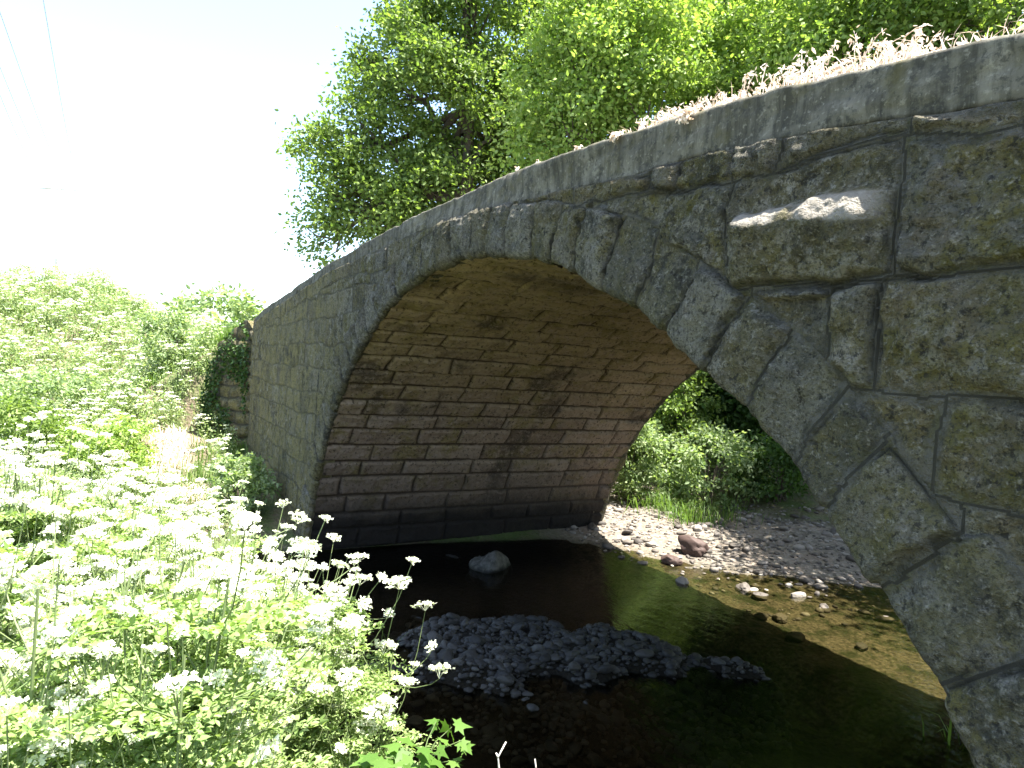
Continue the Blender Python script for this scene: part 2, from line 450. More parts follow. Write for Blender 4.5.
# voussoir joints along the ring (right ones measured, others regular with jitter)
_rj = sorted([float(s_of_x(x)) for x in (4.55, 4.36, 4.12, 3.89, 3.62, 3.45, 3.18)])
_j = list(_rj); rr = random.Random(3)
while _j[-1] < SS[-1] - .2: _j.append(_j[-1] + rr.uniform(.27, .40))
JR = np.array([_rj[0] - .7, _rj[0] - .35] + _j)

def ring_thick(s):
    s = np.asarray(s, float); i = np.clip(np.searchsorted(JR, s) - 1, 0, len(JR) - 2)
    e = np.minimum(s - JR[i], JR[i + 1] - s); b = ring_base(s)
    x = AX * np.cos(t_of_s(s)); var = np.interp(x, [-5, -2.5, 1.6, 2.8, 4.6], [.30, .12, .06, .24, .34])
    k = 1 + var * (hsh(i, 91) - .35)
    return b * (1 + (k - 1) * sstep(-.004, .02, e))

def ring_mesh(y0, sgn, ds):
    s = np.arange(.3, SS[-1] - .3, ds)
    tk = ring_thick(s)[:, None]
    R = .035
    prof = [(1.0, .14, 0), (1.0, .07, 0), (1.0, 0., 0)]
    nf = 34
    rho = []; yy = []; nr = []; ny = []; fr = []
    for y in (.16, .09, .03): rho.append(('a', 1., 0.)); yy.append(y); nr.append(1.); ny.append(0.); fr.append(1.)
    for k in range(nf + 1):
        f = 1 - k / nf; rho.append(('a', f, R)); yy.append(0.); nr.append(0.); ny.append(1.); fr.append(f)
    for k in range(1, 5):
        a = k / 4 * math.pi / 2; rho.append(('b', R - R * math.sin(a), 0)); yy.append(R - R * math.cos(a)); nr.append(-math.sin(a)); ny.append(math.cos(a)); fr.append(0.)
    for y in np.linspace(R + .012, .24, 8): rho.append(('b', 0., 0)); yy.append(y); nr.append(-1.); ny.append(0.); fr.append(0.)
    nv = len(rho); ns = len(s)
    off = np.zeros((ns, nv))
    for k, (m, a, b) in enumerate(rho): off[:, k] = (b + (tk[:, 0] - b) * a) if m == 'a' else a
    yy = np.array(yy)[None] + np.zeros((ns, 1)); nr = np.array(nr); ny = np.array(ny); fr = np.array(fr)
    # wobbly joints
    wob = .032 * vnoise(off * 5, s[:, None] * 3, 0, 5) + .008 * vnoise(off * 20, s[:, None] * 9, 0, 6)
    sw = s[:, None] + wob
    idx = np.clip(np.searchsorted(JR, sw) - 1, 0, len(JR) - 2)
    d = np.minimum(sw - JR[idx], JR[idx + 1] - sw)
    dex = np.where(yy > .001, 9, off * 0 + (tk - off))         # distance to extrados on the face
    dex = np.where(off < 1e-6, 9, dex)
    d = np.minimum(d, dex + .01)
    x0, z0, nx, nz = ell(t_of_s(s)[:, None], off)
    h1 = hsh(idx, 11); h2 = hsh(idx, 23)
    hw = .006 + .011 * sstep(2.6, 3.3, x0)
    hw = hw + .006 * sstep(2.6, 3.3, x0)
    hw = hw * (1 + .5 * vnoise(x0 * 4, z0 * 4, 0, 29))

    rk = chisel(x0, z0, yy + h1 * 9, 31)
    st =   .84 * sstep(hw, hw + .018, d + .012 * fbm(x0 * 9, z0 * 9, yy * 9, 4, 30, .7)) + .16 * sstep(hw, hw + .08, d)
    lf_ = np.where(x0 < 0, np.interp(z0, [0, 2.4, 3.3], [.75, .85, 1.]), 1.)
    disp = .010 + lf_ * st * (.012 + .036 * h1 + .036 * (h2 - .5) * (off / .3) + .062 * rk) + .004 * fbm(x0 * 30, z0 * 30, yy * 20, 3, 3)
    dk = sstep(.013, .004, d + .008 * vnoise(x0 * 7, z0 * 7, 2, 79)) * sstep(2.9, 2.3, x0) * sstep(-.7, .2, vnoise(x0 * 3, z0 * 3, 1, 77))
    ck = np.maximum(dk, sstep(.010, 0, np.abs(d - hw)) * sstep(.25, .6, vnoise(x0 * 4, z0 * 4, 1, 78)))
    ck = ck * (1 - .8 * (nr < -.3))[None]; disp = disp - .010 * ck
    edge = sstep(0, 1, (nr < -.5) * 1.)[None]
    near = sstep(.16, .02, off) * sstep(.9, .1, np.abs(nr))[None]
    disp = disp * (1 - .25 * near)
    disp = np.where(edge > .5, disp * .8, disp)
    x = x0 + nx * disp * nr[None]; z = z0 + nz * disp * nr[None]
    y = yy - disp * ny[None]
    back = sstep(.06, .10, yy)
    x = x + nx * .05 * back * (yy > .05); z = z + nz * .05 * back * (yy > .05)
    y = y0 + sgn * y
    mb = MB(); mb.add(np.stack([x, y, z], -1), gridf(ns, nv, flip=sgn < 0))
    return mb, {'rnd': h2, 'mortar': 1 - sstep(hw - .004, hw + .014, d), 'crack': ck}
mb, at = ring_mesh(0, 1, .014)
mb.build('arch_ring', M_RING, bridge, True, at)

# spandrel masonry
def build_facade():
    xs = np.concatenate([np.arange(XL, -2, .03), np.arange(-2, 1.8, .02), np.arange(1.8, 4.9, .012), np.arange(4.9, XR, .07)])
    zs = np.concatenate([np.arange(-.45, 2.3, .0165), np.arange(2.3, 4.48, .0095)])
    X, Z = np.meshgrid(xs, zs, indexing='ij')
    wx = .05 * vnoise(X * 2.2, Z * 2.2, 0, 41) + .016 * vnoise(X * 8, Z * 8, 0, 42)
    wz = .045 * vnoise(X * 1.7, Z * 2.2, 0, 43) + .016 * vnoise(X * 8, Z * 8, 0, 44)
    Xw, Zw = X + wx, Z + wz
    ZB = zbot(X)
    # course boundaries: the top thin course follows the coping
    thin = np.interp(X, [-11, -4, 1.5, 2.45, 2.75, 3.05, 3.4, 3.75, 3.9, 4.4, 9], [3.40, 3.95, 3.99, 3.97, 3.90, 3.87, 3.84, 3.88, 3.86, 3.80, 3.3])
    bl = [-1.2, -.8, -.42, -.1, .22, .56, .86, 1.2, 1.52, 1.80, 2.2, 2.57, 2.93, 3.35]
    bl_l = [-1.2, -.8, -.3, .10, .52, .88, 1.30, 1.66, 2.08, 2.42, 2.78, 3.12, 3.50, 3.82]
    D = np.full(X.shape, 9.); ID = np.zeros(X.shape)
    def course(mask, lo, hi, k, joints):
        j = np.asarray(joints)
        i = np.clip(np.searchsorted(j, Xw) - 1, 0, len(j) - 2)
        dv = np.minimum(Xw - j[i], j[i + 1] - Xw)
        d = np.minimum(np.minimum(Zw - lo, hi - Zw), dv)
        D[mask] = d[mask]; ID[mask] = (k * 97 + i)[mask]
    r2 = random.Random(5)
    def rj(a, b, lo, hi):
        j = [a]
        while j[-1] < b: j.append(j[-1] + r2.uniform(lo, hi))
        return j
    hero = {13: [2.55, 3.05, 3.84, 4.62], 12: [2.6, 3.22, 3.62, 3.80, 4.62], 11: [2.8, 3.66, 4.06, 4.36, 4.8], 10: [3.4, 4.15, 4.62], 9: [3.4, 4.3, 4.75]}
    right = Xw > 1.9
    for k in range(len(bl)):
        lo = bl[k]; hi = np.full(X.shape, bl[k + 1]) if k + 1 < len(bl) else thin
        m = right & (Zw >= lo) & (Zw < hi)
        j = (hero.get(k) or rj(1.2, 4.3, .35, .7)) ; j = rj(j[0] - 2.6, j[0] - .1, .3, .6)[:-1] + j + rj(j[-1] + .5, 13, .4, .9)
        course(m, lo, hi, k + 40, sorted(j))
    for k in range(len(bl_l)):
        lo = bl_l[k]; hi = np.full(X.shape, bl_l[k + 1]) if k + 1 < len(bl_l) else np.full(X.shape, 9.)
        hi = np.minimum(hi, thin)
        m = ~right & (Zw >= lo) & (Zw < hi)
        course(m, lo, hi, k, rj(-11.4, 3, .45, 1.15))
    m = Zw >= thin
    course(m, thin, ZB + .012, 90, rj(-11.5, 2.2, .35, .8) + [2.62, 3.02, 3.3, 3.86, 4.25, 4.7, 5.3] + rj(5.9, 14, .4, .8))
    # distance to the ring's extrados
    ang = np.arctan2((Z - AZ) / AB, X / AX)
    ss = s_of_t(np.clip(ang, TT[0], TT[-1])); tk = ring_thick(ss)
    ex, ez, nx, nz = ell(t_of_s(ss))
    for _ in range(2):
        pass
    dr = np.sqrt((X / (AX + tk)) ** 2 + ((Z - AZ) / (AB + tk)) ** 2)
    dr = (dr - 1) * (AX + tk)                                       # >0 outside extrados
    D = np.minimum(D, dr + .005)
    h1 = hsh(ID, 51); h2 = hsh(ID, 52); h3 = hsh(ID, 53)
    hw = np.where(X > 2.2, .009 + .010 * hsh(ID, 54), .006) * (1 + .5 * vnoise(X * 4, Z * 4, 0, 29))
    st = .84 * sstep(hw, hw + .018, D + .014 * fbm(X * 8, Z * 8, 0, 4, 60, .7)) + .16 * sstep(hw, hw + .08, D)
    rock = chisel(X, Z, h3 * 7, 61)
    fine = fbm(X * 22, Z * 22, 0, 3, 62)
    amp = np.interp(X, [-4, -1, 1.2, 2.2, 3.2], [.30, .5, .9, .95, .95])
    o = .012 + amp * (st * (.006 + .036 * h1 + .074 * rock) + .007 * st * fine + .004 * fine)
    # tilt of each stone face
    o += amp * st * .024 * (h2 - .5) * np.clip((D - .05) * 6, 0, 1)
    big = (X > 2.9) & (X < 4.7) & (Z > 2.5)
    
    # the ledge block: recessed chipped top, bulging lower body
    am = sstep(3.06, 3.16, X) * sstep(3.86, 3.72, X) * (Z > 3.3) * (Z < thin)
    zl = 3.66 - .08 * (X - 3.1) / .7 + .014 * vnoise(X * 9, Z * 0, 0, 8) + .006 * vnoise(X * 30, Z * 0, 0, 9)
    lw = np.interp(X, [3.1, 3.3, 3.72], [.04, .08, .15])
    led = sstep(zl + lw, zl - .03, Z)
    oA = .018 + st * (.004 + .108 * np.sqrt(led) * np.interp(Z, [3.36, 3.60], [.35, 1.]) + .030 * rock * (1 - .6 * led) + .012 * fine)
    sunlit_lip = am * sstep(.06, .14, led) * sstep(.995, .93, led) * sstep(.25, .5, .5 + .5 * vnoise(X * 7, Z * 12, 0, 66) + .3 * (X - 3.3))  # pale chipped-stone tone, painted lighter so the sunlit lip reads white
    o = o * (1 - am) + oA * am
    crack = sstep(.012, 0, np.abs(D - hw)) * sstep(.2, .55, vnoise(X * 3.2, Z * 3.2, 1, 78)) * np.interp(X, [-4, 0], [.1, .9])
    o -= .012 * crack
    # tuck behind coping and ring
    over = sstep(-.012, .012, Z - ZB - .01 + .008 * vnoise(X * 6, 0 * X, 0, 91))
    o = o * (1 - over) - .05 * over
    inr = sstep(.0, -.05, dr)
    o = o * (1 - inr) - .035 * inr
    keepv = (dr > -.10) & (Z < ZB + .10)
    keep = keepv[:-1, :-1] & keepv[1:, :-1] & keepv[1:, 1:] & keepv[:-1, 1:]
    Y = -o
    mb = MB(); mb.add(np.stack([X, Y, Z], -1), gridf(len(xs), len(zs), keep, flip=False))
    mb.build('spandrel_wall', M_FACE, bridge, True, {'rnd': h3, 'crack': crack, 'mortar': (1 - sstep(hw - .004, hw + .02, D)) * np.interp(X, [-4, 0], [.4, 1.]), 'sunlit_lip': sunlit_lip})
build_facade()

# barrel vault
def build_barrel():
    s = np.concatenate([np.arange(.1, 5.2, .05), np.arange(5.2, SS[-1] - .1, .0145)])
    y = np.arange(.06, DEP + .001, .0165)
    S_, Y_ = np.meshgrid(s, y, indexing='ij')
    w1 = .008 * vnoise(S_ * 3, Y_ * 1.2, 0, 14) + .006 * vnoise(S_ * 12, Y_ * 12, 0, 15)
    w2 = .03 * vnoise(S_ * 3, Y_ * 3, 0, 16)
    tot = SS[-1]; q = tot - S_ + w1                     # from the left springing up
    r3 = random.Random(9); cb = [-.2]
    while cb[-1] < tot + .3: cb.append(cb[-1] + r3.uniform(.275, .355))
    cb = np.array(cb); k = np.clip(np.searchsorted(cb, q) - 1, 0, len(cb) - 2)
    d = np.minimum(q - cb[k], cb[k + 1] - q); idx = np.zeros_like(d); dv = np.full_like(d, 9.)
    for c in range(len(cb) - 1):
        j = [-.6 + r3.uniform(0, .6)]
        while j[-1] < DEP + 1: j.append(j[-1] + r3.uniform(.6, 1.2))
        j = np.array(j); m = k == c; yw = (Y_ + w2)[m]
        i = np.clip(np.searchsorted(j, yw) - 1, 0, len(j) - 2)
        dv[m] = np.minimum(yw - j[i], j[i + 1] - yw); idx[m] = c * 37 + i
    gapw = .010 + .012 * (.5 + .5 * vnoise(S_ * 2, Y_ * 2, 0, 19))
    gapw = gapw * 1.0
    dd = np.minimum(d, dv + .010)
    st = sstep(gapw, gapw + .035, dd)
    h1 = hsh(idx, 71); h2 = hsh(idx, 72)
    x0, z0, nx, nz = ell(t_of_s(S_), .022)
    rock = fbm(x0 * 5, z0 * 5, Y_ * 5, 5, 73, .55)
    o = st * (.024 + .026 * h1 + .018 * rock) + .004 * fbm(S_ * 25, Y_ * 25, 0, 3, 74)
    er = sstep(.5, .9, vnoise(S_ * 1.4, Y_ * 1.4, 0, 75) + .4 * vnoise(S_ * 6, Y_ * 6, 0, 76))
    o = o - .02 * er * st
    x = x0 - nx * o; z = z0 - nz * o
    mb = MB(); mb.add(np.stack([x, Y_, z], -1), gridf(len(s), len(y), flip=False))
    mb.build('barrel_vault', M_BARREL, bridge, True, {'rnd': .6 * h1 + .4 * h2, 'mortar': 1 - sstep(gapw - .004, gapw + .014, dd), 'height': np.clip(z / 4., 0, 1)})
build_barrel()

# coping slab, front and back
def build_coping(y0, sgn, detail):
    dx = .02 if detail else .1
    xs = np.arange(XL - .02, XR, dx)
    top = ztop(xs)[:, None]; bot = zbot(xs)[:, None]
    prof = [(.16, 0.), (.05, 0.)] + [(.012, f) for f in np.linspace(0.02, .93, 14)] + [(.02, .985), (.045, 1.0)] + [(y, 1.) for y in (.12, .22, .32, .40)] + [(.42, .98), (.42, -.6)]
    yy = np.array([p[0] for p in prof])[None] + 0 * top
    zz = bot + (top - bot) * np.array([p[1] for p in prof])[None]
    X = xs[:, None] + 0 * yy
    if detail:
        n = .012 * fbm(X * 1.4, zz * 5, 0, 5, 81, .6) + .004 * fbm(X * 20, zz * 20, 0, 3, 82)
        front = ((np.array([p[0] for p in prof]) < .05))[None]
        chip = .03 * sstep(.55, .9, vnoise(X * 3, zz * 2, 0, 83)) * np.array([1. if p[1] > .9 and p[0] < .05 else 0. for p in prof])[None]
        yy = yy - n * front + chip
        zz = zz + .008 * vnoise(X * 2.5, 0 * X, 0, 84) * (np.array([p[1] for p in prof])[None] > .5) + .004 * vnoise(X * 14, 0 * X, 0, 85) - chip * .3
        zz = zz + .012 * vnoise(X * 4, 0 * X, 0, 86) * (np.array([p[1] for p in prof])[None] < .3)
    mb = MB(); mb.add(np.stack([X, y0 + sgn * yy, zz], -1), gridf(len(xs), len(prof), flip=sgn < 0))
    n = len(prof)
    mb.add(np.stack([X[0], y0 + sgn * yy[0], zz[0]], -1), np.arange(n)[None])
    mb.build('coping', M_CONC, bridge, False)
build_coping(0, 1, True); build_coping(DEP, -1, False)

# upstream face, road fill and end returns
def build_back():
    mb = MB(); xs = np.arange(XL, XR + .01, .1)
    z1 = ztop(xs) - .05
    inside = np.abs(xs) < AX - .05
    z0 = np.where(inside, AZ + AB * np.sqrt(np.clip(1 - (xs / AX) ** 2, 0, 1)) , -1.)
    z0 = np.maximum(z0, -1.)
    v = np.stack([np.stack([xs, xs * 0 + DEP + .03, z0], -1), np.stack([xs, xs * 0 + DEP + .03, z1], -1)], 1)
    mb.add(v, gridf(len(xs), 2, flip=True))
    n = sum(len(a) for a in mb.v)
    mb.build('upstream_wall', M_FACE, bridge, False, {'rnd': np.full(n, .5), 'mortar': np.zeros(n)})
    mb, at = ring_mesh(DEP + .05, -1, .05); mb.build('upstream_arch_ring', M_RING, bridge, True, at)
    for x in (XL + .03, XR):
        mb = MB()
        zs = np.linspace(-.6, float(ztop(x)) - .03, 30); ys = np.linspace(-.02, DEP, 40)
        Y, Z = np.meshgrid(ys, zs, indexing='ij')
        mb.add(np.stack([x + .03 * fbm(Y * 4, Z * 4, x, 4, 5), Y, Z], -1), gridf(40, 30, flip=x > 0))
        n = len(mb.v[0]); mb.build('abutment_end', M_FACE, bridge, True, {'rnd': np.full(n, .4), 'mortar': np.zeros(n)})
build_back()
mb = MB(); xs = np.arange(-60, 60.1, .5); ys = np.array([.40, 1.4, 2.7, 4.0, DEP - .40])
zr = np.where(xs < XL, np.interp(xs, [-60, -25, XL], [2.95, 3.05, 3.55]), np.where(xs > XR, np.interp(xs, [XR, 20, 60], [3.0, 3.4, 5]), ztop(xs) - .05))
X, Y = np.meshgrid(xs, ys, indexing='ij')
mb.add(np.stack([X, Y, zr[:, None] + .03 * vnoise(X, Y, 0, 3)], -1), gridf(len(xs), 5))
tag(mb.build('road', M_ROAD, None, True), kind='structure')

# wing wall: rough rubble, top falling away to the bank
def build_wing():
    a = np.array([-10.75, .10]); b = np.array([-12.49, -.77]); dr = (b - a); L = np.linalg.norm(dr); dr /= L
    nm = np.array([-dr[1], dr[0]]); nm = nm if nm[1] < 0 else -nm
    us = np.linspace(0, L, 90); ws = np.linspace(-.5, 1, 130)
    topz = np.interp(us, [0, .12, .33, .45, .9, 1.4, 1.7, L], [3.42, 3.45, 3.58, 3.70, 3.42, 3.08, 2.4, 1.5])
    topz = topz + .06 * vnoise(us * 6, us * 0, 0, 2)
    U = us[:, None] + 0 * ws[None]; Z = np.where(ws[None] < 0, ws[None] * 1.2, ws[None] * topz[:, None])
    zc = Z / .27 + .25 * vnoise(U * 2, Z * 2, 0, 3); k = np.floor(zc); d1 = np.minimum(zc - k, 1 - zc + k) * .27
    uc = U / .45 + hsh(k, 4) * 3; i = np.floor(uc); d2 = np.minimum(uc - i, 1 - uc + i) * .45
    d = np.minimum(d1, d2); h = hsh(k * 31 + i, 6)
    o = sstep(.01, .07, d) * (.03 + .06 * h + .03 * fbm(U * 4, Z * 4, 0, 4, 8))
    mb = MB()
    F = np.stack([a[0] + dr[0] * U + nm[0] * o, a[1] + dr[1] * U + nm[1] * o, Z], -1)
    B = np.stack([a[0] + dr[0] * U - nm[0] * .42, a[1] + dr[1] * U - nm[1] * .42, Z], -1)
    mb.add(F, gridf(90, 130)); mb.add(B, gridf(90, 130, flip=True))
    T = np.stack([F[:, -1], B[:, -1]], 1); mb.add(T, gridf(90, 2)); E_ = np.stack([F[-1], B[-1]], 1); mb.add(E_, gridf(130, 2, flip=True))
    rn = np.concatenate([h.ravel(), h.ravel(), np.full(180, .5), np.full(260, .5)]); mo = np.concatenate([(1 - sstep(.006, .03, d)).ravel()] * 2 + [np.zeros(440)])
    mb.build('wing_wall', M_FACE, bridge, True, {'rnd': rn, 'mortar': mo})
    return a, dr, nm, L
WING = build_wing()

# ------------------------------------------------------------------ terrain
LEFT = [(-18, -40), (-13, -22), (-9.5, -12), (-7, -5), (-5.6, -2), (-5.1, 0), (-5.0, 2), (-4.6, 4.4), (-3.9, 5.0), (-2.6, 5.5), (-1.7, 6.4), (-.6, 7.6), (.4, 10), (1.0, 14), (0, 24), (-3, 60)]
RIGHT = [(2, 60), (5, 24), (6, 14), (5.2, 8), (4.8, 4), (4.8, 0), (4.4, -.35), (2.3, -.85), (1.0, -1.15), (.0, -1.5), (-1.2, -2.3), (-2.6, -4), (-4.4, -8), (-6.5, -12), (-9, -22), (-13, -40)]
POLY = np.array(LEFT + RIGHT, float)
def seg_dist(X, Y, pts):
    d = np.full(X.shape, 1e9)
    for a, b in zip(pts[:-1], pts[1:]):
        ab = b - a; t = np.clip(((X - a[0]) * ab[0] + (Y - a[1]) * ab[1]) / (ab @ ab), 0, 1)
        d = np.minimum(d, np.hypot(X - a[0] - t * ab[0], Y - a[1] - t * ab[1]))
    return d
def in_poly(X, Y, p):
    r = np.zeros(X.shape, bool); n = len(p)
    for i in range(n):
        (x1, y1), (x2, y2) = p[i], p[(i + 1) % n]
        c = ((y1 > Y) != (y2 > Y)) & (X < (x2 - x1) * (Y - y1) / ((y2 - y1) if y2 != y1 else 1e-9) + x1)
        r ^= c
    return r
BAR = [(-2.3, .9), (-1.6, 1.5), (-.6, 1.55), (.3, 1.9), (-.5, .9), (-1.5, .6), (.0, 1.2), (-.9, 2.3), (-2.0, 1.0)]
def bar_h(X, Y):
    """shaded gravel bar below the arch"""
    u = (X + .55) * .5 + (Y - 1.42) * .866; w = (X + .55) * .866 - (Y - 1.42) * .5
    e = (u / 2.45) ** 2 + (w / 1.28) ** 2
    e = e + .5 * vnoise(X * 1.6, Y * 1.6, 0, 21) + .2 * vnoise(X * 5, Y * 5, 0, 22)
    return sstep(1.25, .2, e) * .62
def terrain(X, Y):
    X = np.asarray(X, float); Y = np.asarray(Y, float)
    L = seg_dist(X, Y, np.array(LEFT, float)); R = seg_dist(X, Y, np.array(RIGHT, float))
    ins = in_poly(X, Y, POLY); d = np.minimum(L, R)
    left = L < R
    up = sstep(3.5, 5.5, Y)
    ld = np.interp(L, [0, 1.5, 4, 7, 10, 13, 17, 35, 400], [0, .35, .7, 1.0, 2.2, 3.65, 4.95, 5.7, 9])
    lu = np.interp(L, [0, 1.5, 3.5, 5.5, 8, 12, 20, 40, 400], [0, .10, .25, .7, 1.5, 2.6, 4.5, 8, 16])
    rd = np.interp(R, [0, .5, 1.4, 2.2, 6, 12, 30, 400], [0, .35, .95, 1.22, 1.4, 2.6, 4, 8])
    ru = np.interp(R, [0, 1, 3, 6, 14, 40, 400], [0, .3, .9, 2, 3.2, 6, 14])
    h = np.where(left, ld * (1 - up) + lu * up, rd * (1 - up) + ru * up)
    nz = (.16 * fbm(X * .5, Y * .5, 0, 4, 33) + .03 * fbm(X * 3, Y * 3, 0, 3, 34))
    h = h + nz * sstep(0, 2.5, d)
    shallow = sstep(3.9, 4.6, Y) * sstep(7, 3, d + np.abs(Y - 5.2)) * left
    dep = np.minimum(.5, .03 + .16 * d) * (1 - .72 * sstep(3.6, 4.4, Y) * sstep(8.5, 6.5, Y))
    hin = -dep + .02 * fbm(X * 2.5, Y * 2.5, 0, 3, 35)
    hin = np.maximum(hin, hin + bar_h(X, Y) * (.42 + dep))
    h = np.where(ins, hin, h)
    h = np.where(X < 0, np.minimum(h, 3.2 + 2.6 * sstep(-.8, -4.5, Y) + 3. * sstep(9, 20, Y)), h)
    # road embankments at both bridge ends
    zr = np.where(X < 0, np.interp(X, [-60, -25, XL], [2.9, 3.0, 3.5]), np.interp(X, [XR, 20, 60], [2.9, 3.3, 5]))
    dy = np.maximum(np.maximum(-.1 - Y, Y - DEP), 0)
    dx = np.where(X < 0, np.maximum(X + 13.4, 0), np.maximum(XR - .2 - X, 0))
    emb = zr - .08 - .75 * dy - 2.2 * dx
    lowr = np.interp(dx, [0, 6], [1, 0])
    h = np.where((np.abs(X) > 9.5), np.maximum(h, emb), h)
    strip = (Y > .1) & (Y < DEP - .1) & ((X < XL - .2) | (X > XR - .2))
    h = np.where(strip, np.minimum(h, zr - .03), h)
    return h
def zg(x, y): return float(terrain(np.array([x]), np.array([y]))[0])

def axis(lo, hi, flo, fhi, df):
    a = np.arange(flo, fhi + 1e-6, df)
    def grow(s, e):
        r = []; x = s; st = df
        while abs(x - s) < abs(e - s): st *= 1.18; x = x + math.copysign(st, e - s); r.append(x)
        return r
    return np.array(grow(flo, lo)[::-1] + list(a) + grow(fhi, hi))
gx = axis(-900, 900, -15, 6.5, .11); gy = axis(-900, 900, -8, 13, .11)
X, Y = np.meshgrid(gx, gy, indexing='ij'); Hh = terrain(X, Y)
Ld = seg_dist(X, Y, np.array(LEFT, float)); ins = in_poly(X, Y, POLY)
gravel = sstep(4.2, 3.0, Ld + .6 * fbm(X * .8, Y * .8, 0, 3, 61)) * sstep(3.8, 4.8, Y) * sstep(16, 11, Y) * (Hh > -.04)
wet = sstep(.03, -.02, Hh)
bare = np.zeros_like(X)
for px, d_, r_ in ((165, 15.5, .8), (180, 17, .8), (140, 14.5, .5), (205, 13.2, .5)):
    c = P(px, 400, d_); bare = np.maximum(bare, sstep(r_ * 1.3, r_ * .5, np.hypot(X - c[0], Y - c[1]) + .3 * vnoise(X * 2, Y * 2, 0, 9)))
mb = MB(); mb.add(np.stack([X, Y, Hh], -1), gridf(len(gx), len(gy)))
tag(mb.build('ground', M_TERR, None, True, {'gravel': gravel, 'wet': np.maximum(wet, (bar_h(X, Y) > .0) * 1.), 'bare': bare, 'shade_bed': sstep(4.4, 3.4, Y + .6 * vnoise(X, Y, 0, 4))}), kind='structure')
def zg(x, y):
    i = int(np.clip(np.searchsorted(gx, x) - 1, 0, len(gx) - 2)); j = int(np.clip(np.searchsorted(gy, y) - 1, 0, len(gy) - 2))
    a = (x - gx[i]) / (gx[i + 1] - gx[i]); b = (y - gy[j]) / (gy[j + 1] - gy[j])
    return float((Hh[i, j] * (1 - a) + Hh[i + 1, j] * a) * (1 - b) + (Hh[i, j + 1] * (1 - a) + Hh[i + 1, j + 1] * a) * b)
def lq(x, y):
    i = int(np.clip(np.searchsorted(gx, x) - 1, 0, len(gx) - 2)); j = int(np.clip(np.searchsorted(gy, y) - 1, 0, len(gy) - 2)); return float(Ld[i, j])
mb = MB(); wx = np.linspace(-40, 10, 60); wy = np.linspace(-45, 62, 110); X, Y = np.meshgrid(wx, wy, indexing='ij')
mb.add(np.stack([X, Y, 0 * X], -1), gridf(60, 110))
tag(mb.build('stream_water', M_WATER, None, True), kind='structure')

# ------------------------------------------------------------------ stones
def ico():
    t = (1 + 5 ** .5) / 2
    v = [(-1, t, 0), (1, t, 0), (-1, -t, 0), (1, -t, 0), (0, -1, t), (0, 1, t), (0, -1, -t), (0, 1, -t), (t, 0, -1), (t, 0, 1), (-t, 0, -1), (-t, 0, 1)]
    f = [(0, 11, 5), (0, 5, 1), (0, 1, 7), (0, 7, 10), (0, 10, 11), (1, 5, 9), (5, 11, 4), (11, 10, 2), (10, 7, 6), (7, 1, 8), (3, 9, 4), (3, 4, 2), (3, 2, 6), (3, 6, 8), (3, 8, 9), (4, 9, 5), (2, 4, 11), (6, 2, 10), (8, 6, 7), (9, 8, 1)]
    return [np.array(x, float) / math.hypot(1, t) for x in v], f
def icos(sub):
    v, f = ico(); v = list(v)
    for _ in range(sub):
        c = {}; nf = []
        def mid(a, b):
            k = (min(a, b), max(a, b))
            if k not in c: m = v[a] + v[b]; v.append(m / np.linalg.norm(m)); c[k] = len(v) - 1
            return c[k]
        for a, b, d in f:
            x, y, z = mid(a, b), mid(b, d), mid(d, a); nf += [(a, x, z), (b, y, x), (d, z, y), (x, y, z)]
        f = nf
    return np.array(v), np.array(f)
IV1, IF1 = icos(1); IV2, IF2 = icos(2); IV4, IF4 = icos(4)
def rock(seed, sub=2, sx=1., sy=.8, sz=.55, rough=.35):
    v, f = {1: (IV1, IF1), 2: (IV2, IF2), 4: (IV4, IF4)}[sub]
    r = 1 + rough * vnoise(v[:, 0] * 1.1 + seed * 9, v[:, 1] * 1.1, v[:, 2] * 1.1, seed) + .35 * rough * vnoise(v[:, 0] * 2.7 + seed, v[:, 1] * 2.7, v[:, 2] * 2.7, seed + 5)
    if sub == 4: r = r + .12 * rough * fbm(v[:, 0] * 7, v[:, 1] * 7, v[:, 2] * 7, 4, seed)
    p = v * r[:, None]
    # facet: flatten toward a few random planes
    rg = np.random.default_rng(seed)
    for _ in range(7):
        n = rand_dirs(1, rg)[0]; h = p @ n; lim = rg.uniform(.62, .9)
        p = p - np.outer(np.maximum(h - lim, 0) * (.5 if sub < 4 else .6), n)
    return p * np.array([sx, sy, sz]), f
def rock_mesh(name, seed, mat, sub=2, **k):
    mb = MB(); v, f = rock(seed, sub, **k); mb.add(v, f); return mb.build(name, mat, None, sub == 4, link=False)

COB = [rock_mesh('cobble', 100 + i, M_COBBLE, 2, sy=.55 + .06 * i, sz=.38 + .05 * (i % 4)) for i in range(7)]
PEB = [rock_mesh('river_stone', 200 + i, M_PEBBLE, 2, sy=.6 + .06 * i, sz=.4 + .05 * (i % 4)) for i in range(6)]
rg = np.random.default_rng(21)
cand = []
while len(cand) < 4600:
    x, y = rg.uniform(-3.4, 1.5), rg.uniform(-.9, 3.9)
    b = float(bar_h(np.array([x]), np.array([y]))[0])
    if b > .05 or (b > .0015 and rg.random() < .3) or (rg.random() < .03 and b > -1 and zg(x, y) < .2 and zg(x, y) > -.22):
        s = rg.choice([.024, .036, .052, .08], p=[.42, .36, .18, .04]) * rg.uniform(.75, 1.3)
        dist = math.hypot(x - CAM[0], y - CAM[1]); cand.append((s / dist, x, y, s))
cand.sort(reverse=True)
mbs = MB()
